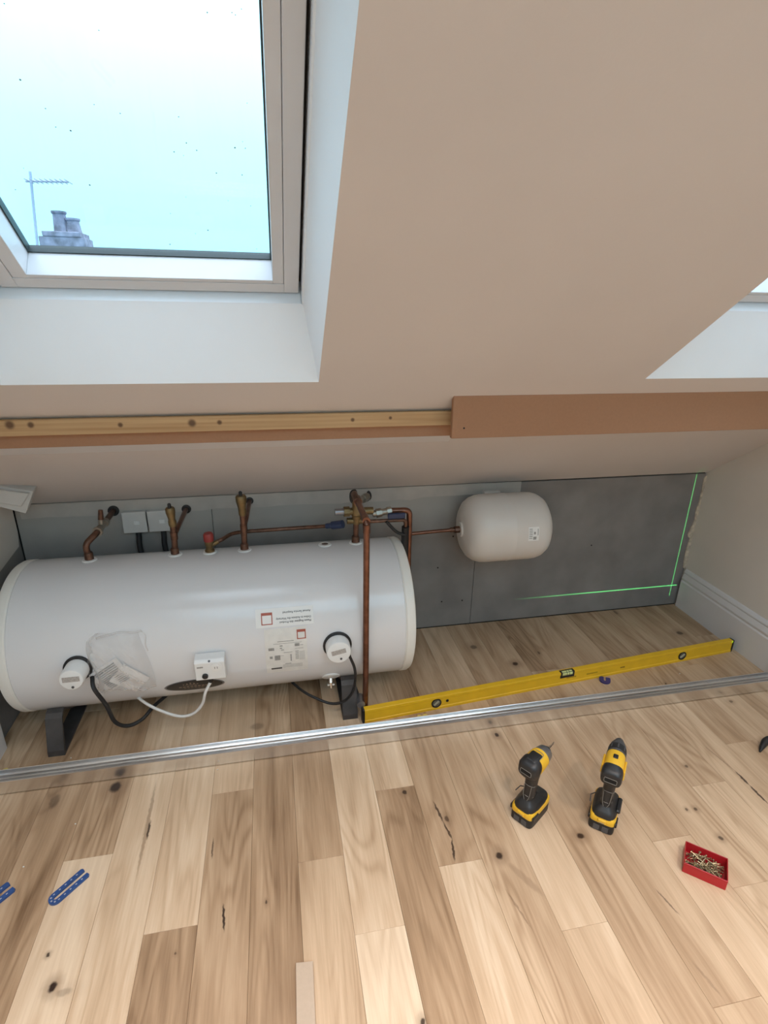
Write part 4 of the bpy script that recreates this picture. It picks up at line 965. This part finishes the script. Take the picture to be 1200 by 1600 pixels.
def drill(loc, rz):
    r = thing('cordless_drill', loc, 'yellow and black drill with a dark keyless chuck, right of two tools', 'power tool', 'cordless tools standing on the floor', rz)
    tool_base(r)
    bm = B(); loft(bm, secx([(-.030, TZc, .026, .028), (-.020, TZc, .0285, .030), (.020, TZc, .0285, .0305), (.040, TZc, .0275, .0290)]), 28, 2.4); obj('motor_housing', bm, M_tyellow, r, True, local=True)
    bm = B(); loft(bm, secx([(-.058, TZc-.004, .021, .017), (-.055, TZc-.004, .028, .023), (-.044, TZc-.003, .0305, .030), (-.030, TZc-.002, .0300, .0305), (-.024, TZc, .0290, .0300)]), 28, 3); mc = obj('rear_cap', bm, M_tblack, r, True, local=True)
    vent_slots(mc, -.0582, TZc-.006, .018)
    obj('speed_switch', box(B(), (.000, -.007, TZc+.029), (.018, .007, TZc+.0335), .002), M_black, r, local=True)
    for sy in (-1, 1): obj('side_panel', box(B(), (-.022, sy*.031-.003, TZc-.022), (.030, sy*.031+.003, TZc+.010), .0025), M_tyellow, r, local=True)
    bm = B(); lathe(bm, [(.0265, .040), (.0285, .043), (.0285, .050), (.026, .053)], (0, 0, TZc), (1, 0, 0), 28); obj('clutch_ring', bm, M_tgrey, r, True, local=True)
    bm = B(); lathe(bm, [(.025, .052), (.0265, .055), (.0265, .078), (.0240, .080)], (0, 0, TZc), (1, 0, 0), 28); ck = obj('chuck_sleeve', bm, M_black, r, True, local=True)
    for k in range(8):
        t = 2*math.pi*k/8; obj('sleeve_rib', box(B(), (.058, -.002, .0255), (.076, .002, .0275), .0006, M=Matrix.Translation((0, 0, TZc)) @ Matrix.Rotation(t, 4, 'X')), M_tgrey, ck, local=True)
    bm = B(); lathe(bm, [(.0240, .079), (.0245, .082), (.0235, .092), (.0170, .108), (.0125, .119), (.0085, .122)], (0, 0, TZc), (1, 0, 0), 28); obj('chuck_nose', bm, M_tgrey, r, True, local=True)
    bm = B(); lathe(bm, [(.0070, .120), (.0055, .129), (.003, .131)], (0, 0, TZc), (1, 0, 0), 6); obj('chuck_jaw', bm, M_tblack, r, local=True)
    bm = B(); tube(bm, [Vector((.030, .036, .062)), Vector((.008, .047, .070)), Vector((-.030, .044, .080))], .0016, 8); obj('belt_clip', bm, M_tgrey, r, True, local=True)
    bm = B(); box(bm, (-.020, -.044, .060), (.040, -.030, .074), .004); obj('side_guard', bm, M_tblack, r, local=True)
    r.scale = (TS, TS, TS)
    return r
TS = 1.0
impact_driver((-1.384, -1.094, 0), R_(34))
drill((-1.160, -1.155, 0), R_(49))

# ------------------------------------------------------------------ red tray of screws
ba = math.atan2(-.072, .082); bc_ = Vector((-.964, -1.361, 0))
bxo = thing('screw_tray', bc_, 'small open red plastic tray full of screws', 'tray', rz=ba)
hx, hy, hz, wt = .0545, .040, .036, .0022
obj('tray_floor', box(B(), (-hx+.003, -hy+.003, 0), (hx-.003, hy-.003, .002)), M_red, bxo, local=True)
for lo, hi in (((-hx, -hy, 0), (hx, -hy+wt, hz)), ((-hx, hy-wt, 0), (hx, hy, hz)), ((-hx, -hy+wt, 0), (-hx+wt, hy-wt, hz)), ((hx-wt, -hy+wt, 0), (hx, hy-wt, hz))):
    obj('tray_wall', box(B(), lo, hi, .0008), M_red, bxo, local=True)
obj('handling_ridge', box(B(), (-hx, -hy-.0012, hz-.004), (hx, -hy, hz), .0005), M_red, bxo, local=True)
bm = B(); lathe(bm, [(.0033, 0), (.0033, .0008), (.0013, .0030), (.0013, .026), (.0002, .030)], (0, 0, -.015), (0, 0, 1), 7)
sc0 = None
MW = WM[bxo.name]
rs = random.Random(11)
me = None
for k in range(110):
    lay = k/110
    p = Vector((rs.uniform(-hx+.014, hx-.014), rs.uniform(-hy+.014, hy-.014), .0045+.014*lay+rs.uniform(0, .003)))
    if sc0 is None:
        so = obj('screw', bm, M_screw, None, local=True); sc0 = so
    else:
        so = sc0.copy(); COL.objects.link(so)
    so.location = MW @ p
    so.rotation_euler = (R_(90)+rs.uniform(-.35, .35), 0, rs.uniform(0, 6.28))
    tagged(so, 'small brassy wood screw lying among others in the red tray', 'screw', 'screws in the red tray')

# ------------------------------------------------------------------ shims, packers, offcuts and crumbs
def horseshoe(name, label, c, ang, L, W, arm, th_, m, holes=True, group=None):
    """U of plastic: round end at -x, arms towards +x"""
    t = thing(name, (c.x, c.y, 0), label, 'shim', group, ang)
    ri, ro = W/2-arm, W/2; xc = -L/2+ro; out = []; inn = []
    for k in range(13):
        q = R_(90+180*k/12); out.append((xc+ro*math.cos(q), ro*math.sin(q))); inn.append((xc+max(ri, .001)*math.cos(q), max(ri, .001)*math.sin(q)))
    poly = [(L/2-.004, ro), *out, (L/2-.004, -ro), (L/2, -ro+.004), (L/2-.001, -ri), *inn[::-1], (L/2-.001, ri), (L/2, ro-.004)]
    obj('shim_plate', prism(B(), poly, Matrix.Translation((0, 0, 0)), th_), m, t, local=True)
    if holes:
        mm = mat('shim_hole', (.42, .42, .46), .5)
        for sy in (-1, 1):
            for k in range(5):
                x = -L/2+ro+.002+k*(L-ro-.012)/4.6
                obj('peg_hole', box(B(), (x-.0022, sy*(ro-arm/2)-.0015, th_), (x+.0022, sy*(ro-arm/2)+.0015, th_+.0004)), mm, t, local=True)
        for q in (130, 180, 230):
            x, y = xc+(ro-arm/2)*math.cos(R_(q)), (ro-arm/2)*math.sin(R_(q)); obj('peg_hole', box(B(), (x-.002, y-.002, th_), (x+.002, y+.002, th_+.0004)), mm, t, local=True)
    return t
c = flo(107, 1388); horseshoe('horseshoe_shim', 'blue perforated horseshoe shim lying whole on the floor', c, R_(48), .104, .036, .0125, .006, M_blue, group='blue shims on the oak floor')
c2 = Vector((-2.926, -1.092, 0)); horseshoe('horseshoe_shim', 'blue perforated horseshoe shim cut off by the left picture edge', c2, R_(48), .104, .042, .0145, .006, M_blue, group='blue shims on the oak floor')
c3 = flo(945, 1064); horseshoe('horseshoe_shim', 'small dark navy shim on the floor beside the yellow level', c3, R_(60), .046, .046, .0185, .005, M_navy, holes=False)
def packer(label, c, ang, m):
    t = thing('packer', (c.x, c.y, 0), label, 'packer', None, ang)
    obj('packer_plate', prism(B(), [(-.026, -.012), (.026, -.012), (.018, .014), (.006, .014), (.004, .008), (-.004, .008), (-.006, .014), (-.018, .014)], Matrix.Identity(4), .012, .001), m, t, local=True)
    obj('packer_lip', box(B(), (-.022, -.012, .012), (.022, -.008, .015), .0008), m, t, local=True)
packer('small pale yellow plastic packer between level and track', flo(660, 1122)+Vector((0, -.006, 0)), 0.05, M_paleyellow)
packer('small pale yellow plastic packer at the left end of the track', Vector((-3.085, -.63, 0)), 0.4, M_paleyellow)
bm = B(); hexa(bm, [Vector(p) for p in ((-2.146, -1.75, 0), (-2.103, -1.75, 0), (-2.093, -1.396, 0), (-2.134, -1.392, 0), (-2.146, -1.75, .011), (-2.103, -1.75, .011), (-2.093, -1.396, .011), (-2.134, -1.392, .011))], .0008)
tagged(obj('mdf_offcut', bm, M_mdf2, loc=(-2.12, -1.55, 0)), 'narrow pale board offcut lying on the floor at the bottom edge', 'offcut')
# dark claw of a tool at the right edge
c = flo(1200, 1166); tl = thing('pincer_tool', (c.x+.03, c.y, 0), 'dark pointed tool end on the floor at the right edge', 'tool')
bm = B(); tube(bm, spline([flo(1187, 1176)+Vector((0, 0, .004)), flo(1190, 1170)+Vector((0, 0, .010)), flo(1197, 1163)+Vector((0, 0, .018)), flo(1212, 1162)+Vector((0, 0, .02)), flo(1240, 1168)+Vector((0, 0, .018))], 5), [.003+.011*min(1, k/9) for k in range(21)], 10); obj('jaw', bm, M_black, tl, True)
bm = B(); tube(bm, spline([flo(1208, 1164)+Vector((0, 0, .02)), flo(1240, 1168)+Vector((0, 0, .022)), flo(1275, 1180)+Vector((0, 0, .02))], 5), .017, 10); obj('grip', bm, M_tblack, tl, True)
# crumbs of plaster
for i_, (u, v, l_) in enumerate(((340, 1203, 'tiny white crumb on the boards below the track centre-left'), (118, 1288, 'tiny white crumb on the boards, upper of two near the blue shim'), (37, 1355, 'tiny white crumb on the boards near the left picture edge'), (111, 1185, 'tiny white crumb beside the dark left tank foot'), (1062, 1053, 'tiny white crumb between the level and the track'), (376, 1158, 'tiny white crumb behind the track below the tank'))):
    c = flo(u, v); bm = B(); bmesh.ops.create_icosphere(bm, subdivisions=1, radius=.0024, matrix=Matrix.Translation((c.x, c.y, .0018)) @ Matrix.Diagonal((1.2, .8, .7, 1)))
    tagged(obj('plaster_crumb', bm, M_debris, loc=(c.x, c.y, 0)), l_, 'crumb', 'plaster crumbs on the floor')

# ------------------------------------------------------------------ green laser cross: a line laser standing on the floor behind the camera
def laser(name, loc, tgt, half, along, color, energy, fade=None):
    """a point source whose light leaves only in a thin fan: direction within 'half' of the plane spanned by tgt-loc and along"""
    l = bpy.data.lights.new(name, 'POINT'); l.energy = energy; l.color = color; l.shadow_soft_size = 0.0; l.use_nodes = True
    o = bpy.data.objects.new(name, l); COL.objects.link(o)
    loc = Vector(loc); f = (Vector(tgt)-loc).normalized(); a = Vector(along); a = (a-f*a.dot(f)).normalized(); n = f.cross(a)
    m = Matrix((a, n, f)).transposed().to_4x4(); m.translation = loc; o.matrix_world = m
    nt = l.node_tree; em = nt.nodes['Emission']
    tc = N(nt, 'ShaderNodeTexCoord'); sp = N(nt, 'ShaderNodeSeparateXYZ'); nt.links.new(tc.outputs['Normal'], sp.inputs[0])
    def mth(op, x, y=0.0, clamp=False):
        k = N(nt, 'ShaderNodeMath', operation=op); k.use_clamp = clamp
        for i, q in enumerate((x, y)):
            if isinstance(q, (int, float)): k.inputs[i].default_value = q
            else: nt.links.new(q, k.inputs[i])
        return k.outputs[0]
    band = mth('SUBTRACT', 1.0, mth('DIVIDE', mth('ABSOLUTE', sp.outputs['Y']), half), True)
    lim = mth('MULTIPLY', mth('SUBTRACT', sp.outputs['X'], fade[0]), 1/(fade[1]-fade[0]), True)
    lim2 = mth('MULTIPLY', mth('SUBTRACT', fade[3], sp.outputs['X']), 1/(fade[3]-fade[2]), True)
    fwd = mth('GREATER_THAN', mth('ABSOLUTE', sp.outputs['Z']), .3)
    nt.links.new(mth('MULTIPLY', mth('MULTIPLY', band, mth('MULTIPLY', lim, lim2)), fwd), em.inputs['Strength'])
    return o
LS = (-.058, -3.40, .118)
GREEN = (.12, 1.0, .25)
laser('laser_level_line', LS, (-.058, 0, .118), .0011, (1, 0, 0), GREEN, 2400, (-.262, -.12, .008, .010))
laser('laser_plumb_line', LS, (-.058, 0, .118), .0010, (0, 0, 1), GREEN, 1300, (-.03, -.02, .17, .20))
